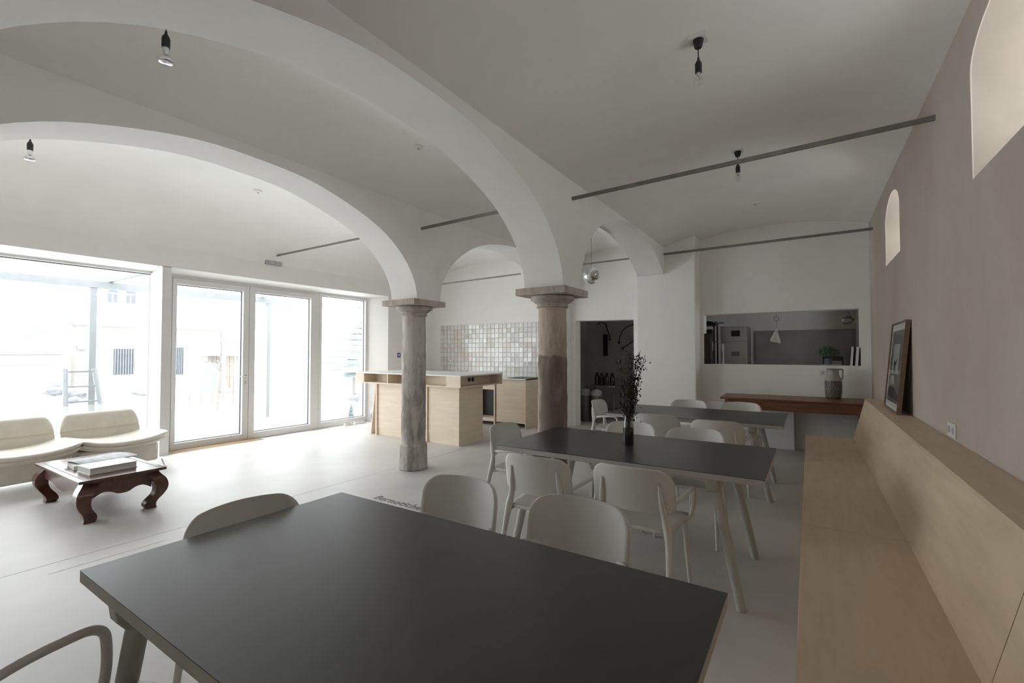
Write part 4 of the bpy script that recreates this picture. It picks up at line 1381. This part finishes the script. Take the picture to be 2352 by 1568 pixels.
sn = thing('yard_sign', 'pale lettered notice board on posts above the garden shed', 'sign', (-16.5, 7.80, -0.1))
B(-0.02, 0.02, -0.23, 0.23, 1.62, 1.94).build('board', M['tank'], sn)
for i in range(3):
    B(0.02, 0.022, -0.16, 0.16 - 0.05 * i, 1.86 - 0.08 * i, 1.885 - 0.08 * i).build('text_line', M['tin'], sn)
for y in (-0.2, 0.2):
    B(-0.05, -0.02, y - 0.02, y + 0.02, 0, 1.94).build('post', M['facade'], sn)
fc = thing('picket_fence', 'low snowy picket fence with washed red slats in the yard', 'fence', (0, 0, 0))
for i in range(26):
    y = 5.2 + 0.085 * i
    x = -14.4 + 0.02 * i
    B(x - 0.01, x + 0.01, y, y + 0.05, -0.05, 0.42 + 0.02 * math.sin(i * 2.1)).build('picket', M['brick'] if i % 3 == 0 else M['facade'], fc)
MB().tube([(-14.43, 5.15, 0.36), (-13.90, 7.45, 0.36)], 0.03, 6).build('rail', M['snow'], fc)


def tree(x, y, h, r0, name, lab, branches, seed):
    t = thing(name, lab, 'tree', (x, y, -0.1))
    rr = random.Random(seed)
    P = smoothpath([(0, 0, 0), (0.05, 0.04, h * 0.4), (-0.03, 0.10, h * 0.7), (0.05, 0.02, h)], 4)
    MB().tube(P, [r0, r0 * 0.3], 8).build('trunk', M['bark'], t, smooth=60)
    for q in range(branches):
        z = h * rr.uniform(0.4, 0.95)
        a = rr.uniform(0, 6.28)
        l_ = h * rr.uniform(0.2, 0.4)
        b0 = (0.0, 0.05, z)
        P = smoothpath([b0, (l_ * 0.5 * math.cos(a), 0.05 + l_ * 0.5 * math.sin(a), z + l_ * 0.3), (l_ * math.cos(a), 0.05 + l_ * math.sin(a), z + l_ * rr.uniform(0.2, 0.8))], 3)
        MB().tube(P, [r0 * 0.35, r0 * 0.08], 5).build('branch', M['bark'], t)


tree(-13.2, 5.95, 2.2, 0.045, 'bare_tree', 'slim bare young tree beside the picket fence', 9, 1)
tree(-13.8, 6.9, 4.2, 0.05, 'bare_tree', 'taller bare tree leaning over the garden shed', 12, 4)

# house with outside stair on the right of the yard
h2 = thing('neighbour_house', 'white neighbour house with an outside stair and red chimney across the yard', 'house', (0, 0, 0))
B(-26.0, -19.5, 12.0, 26.0, -0.6, 4.1).build('wall', M['facade'], h2)
MB().prism([(11.6, 4.1), (26.4, 4.1), (26.4, 4.3), (19.0, 7.6), (11.6, 4.3)], 'x', -26.4, -19.2).build('roof', M['snow'], h2)
B(-19.6, -19.1, 12.2, 12.65, 2.9, 4.0).build('chimney', M['brick'], h2)
for i in range(11):
    B(-12.3, -11.5, 8.1 + 0.17 * i, 8.1 + 0.17 * i + 2.2 - 0.12 * i, 0.95 + 0.185 * i, 1.0 + 0.185 * i).build('stair_tread', M['snow'], h2)
    B(-12.2, -11.55, 8.14 + 0.17 * i, 8.1 + 0.17 * i + 2.1 - 0.12 * i, 0.90 + 0.185 * i, 0.95 + 0.185 * i).build('stair_riser', M['timber'], h2)
for i in range(16):
    B(-19.3, -19.26, 10.2 + 0.16 * i, 10.23 + 0.16 * i, 1.2, 2.4).build('baluster', M['timber'], h2)
B(-19.4, -18.6, 10.0, 13.0, 1.05, 1.2).build('landing', M['snow'], h2)
cf = thing('conifer', 'snow-dusted conifer seen through the narrow window', 'tree', (-13.2, 10.3, -0.1))
MB().tube([(0, 0, 0), (0, 0, 2.1)], [0.06, 0.02], 6).build('trunk', M['bark'], cf)
rc = random.Random(9)
for i in range(7):
    z = 0.7 + 0.2 * i
    r_ = 0.55 - 0.065 * i
    prof = [(r_, z), (r_ * 0.5, z + 0.16), (0.04, z + 0.38)]
    b_ = MB().lathe(prof, 11)
    b_.v = [(x * rc.uniform(0.75, 1.15), y * rc.uniform(0.75, 1.15), q + rc.gauss(0, 0.02)) for x, y, q in b_.v]
    b_.build('branch_tier', M['conifer'] if i % 2 == 0 else M['snow'], cf)
sf_ = thing('small_fir', 'tiny fir standing in the snow just outside the narrow window', 'tree', (-8.75, 6.76, -0.1))
MB().tube([(0, 0, 0), (0, 0, 0.3)], [0.012, 0.004], 5).build('trunk', M['bark'], sf_)
for i in range(4):
    MB().lathe([(0.10 - 0.02 * i, 0.06 + 0.07 * i), (0.01, 0.17 + 0.07 * i)], 9).build('branch_tier', M['conifer'], sf_)
rk = random.Random(21)
for i, (x, y, z, s_) in enumerate(((-14.2, 3.05, 0.62, 0.20), (-14.3, 3.45, 0.50, 0.24), (-13.8, 3.25, 0.42, 0.14), (-16.5, 5.4, 0.30, 0.25), (-17.0, 6.1, 0.20, 0.2), (-11.5, 9.05, 0.12, 0.22))):
    m = MB().ball((0, 0, 0), s_, 7, 5, 0.55)
    m.v = [(a * rk.uniform(0.7, 1.3), b * rk.uniform(0.7, 1.3), c * rk.uniform(0.7, 1.2)) for a, b, c in m.v]
    lab = ('grey stone poking out of the big snow heap, topmost', 'broad grey stone in the big snow heap beside the ladder', 'small grey stone low in the big snow heap',
           'grey stone in the snow under the barred window', 'flat grey stone in the snow further from the barred window', 'grey stone in the snow before the outside stair')[i]
    tag(m.build('snowy_stone', M['rubble'], loc=(x, y, z - 0.05)), lab, 'stone', 'stones in the snowy yard')
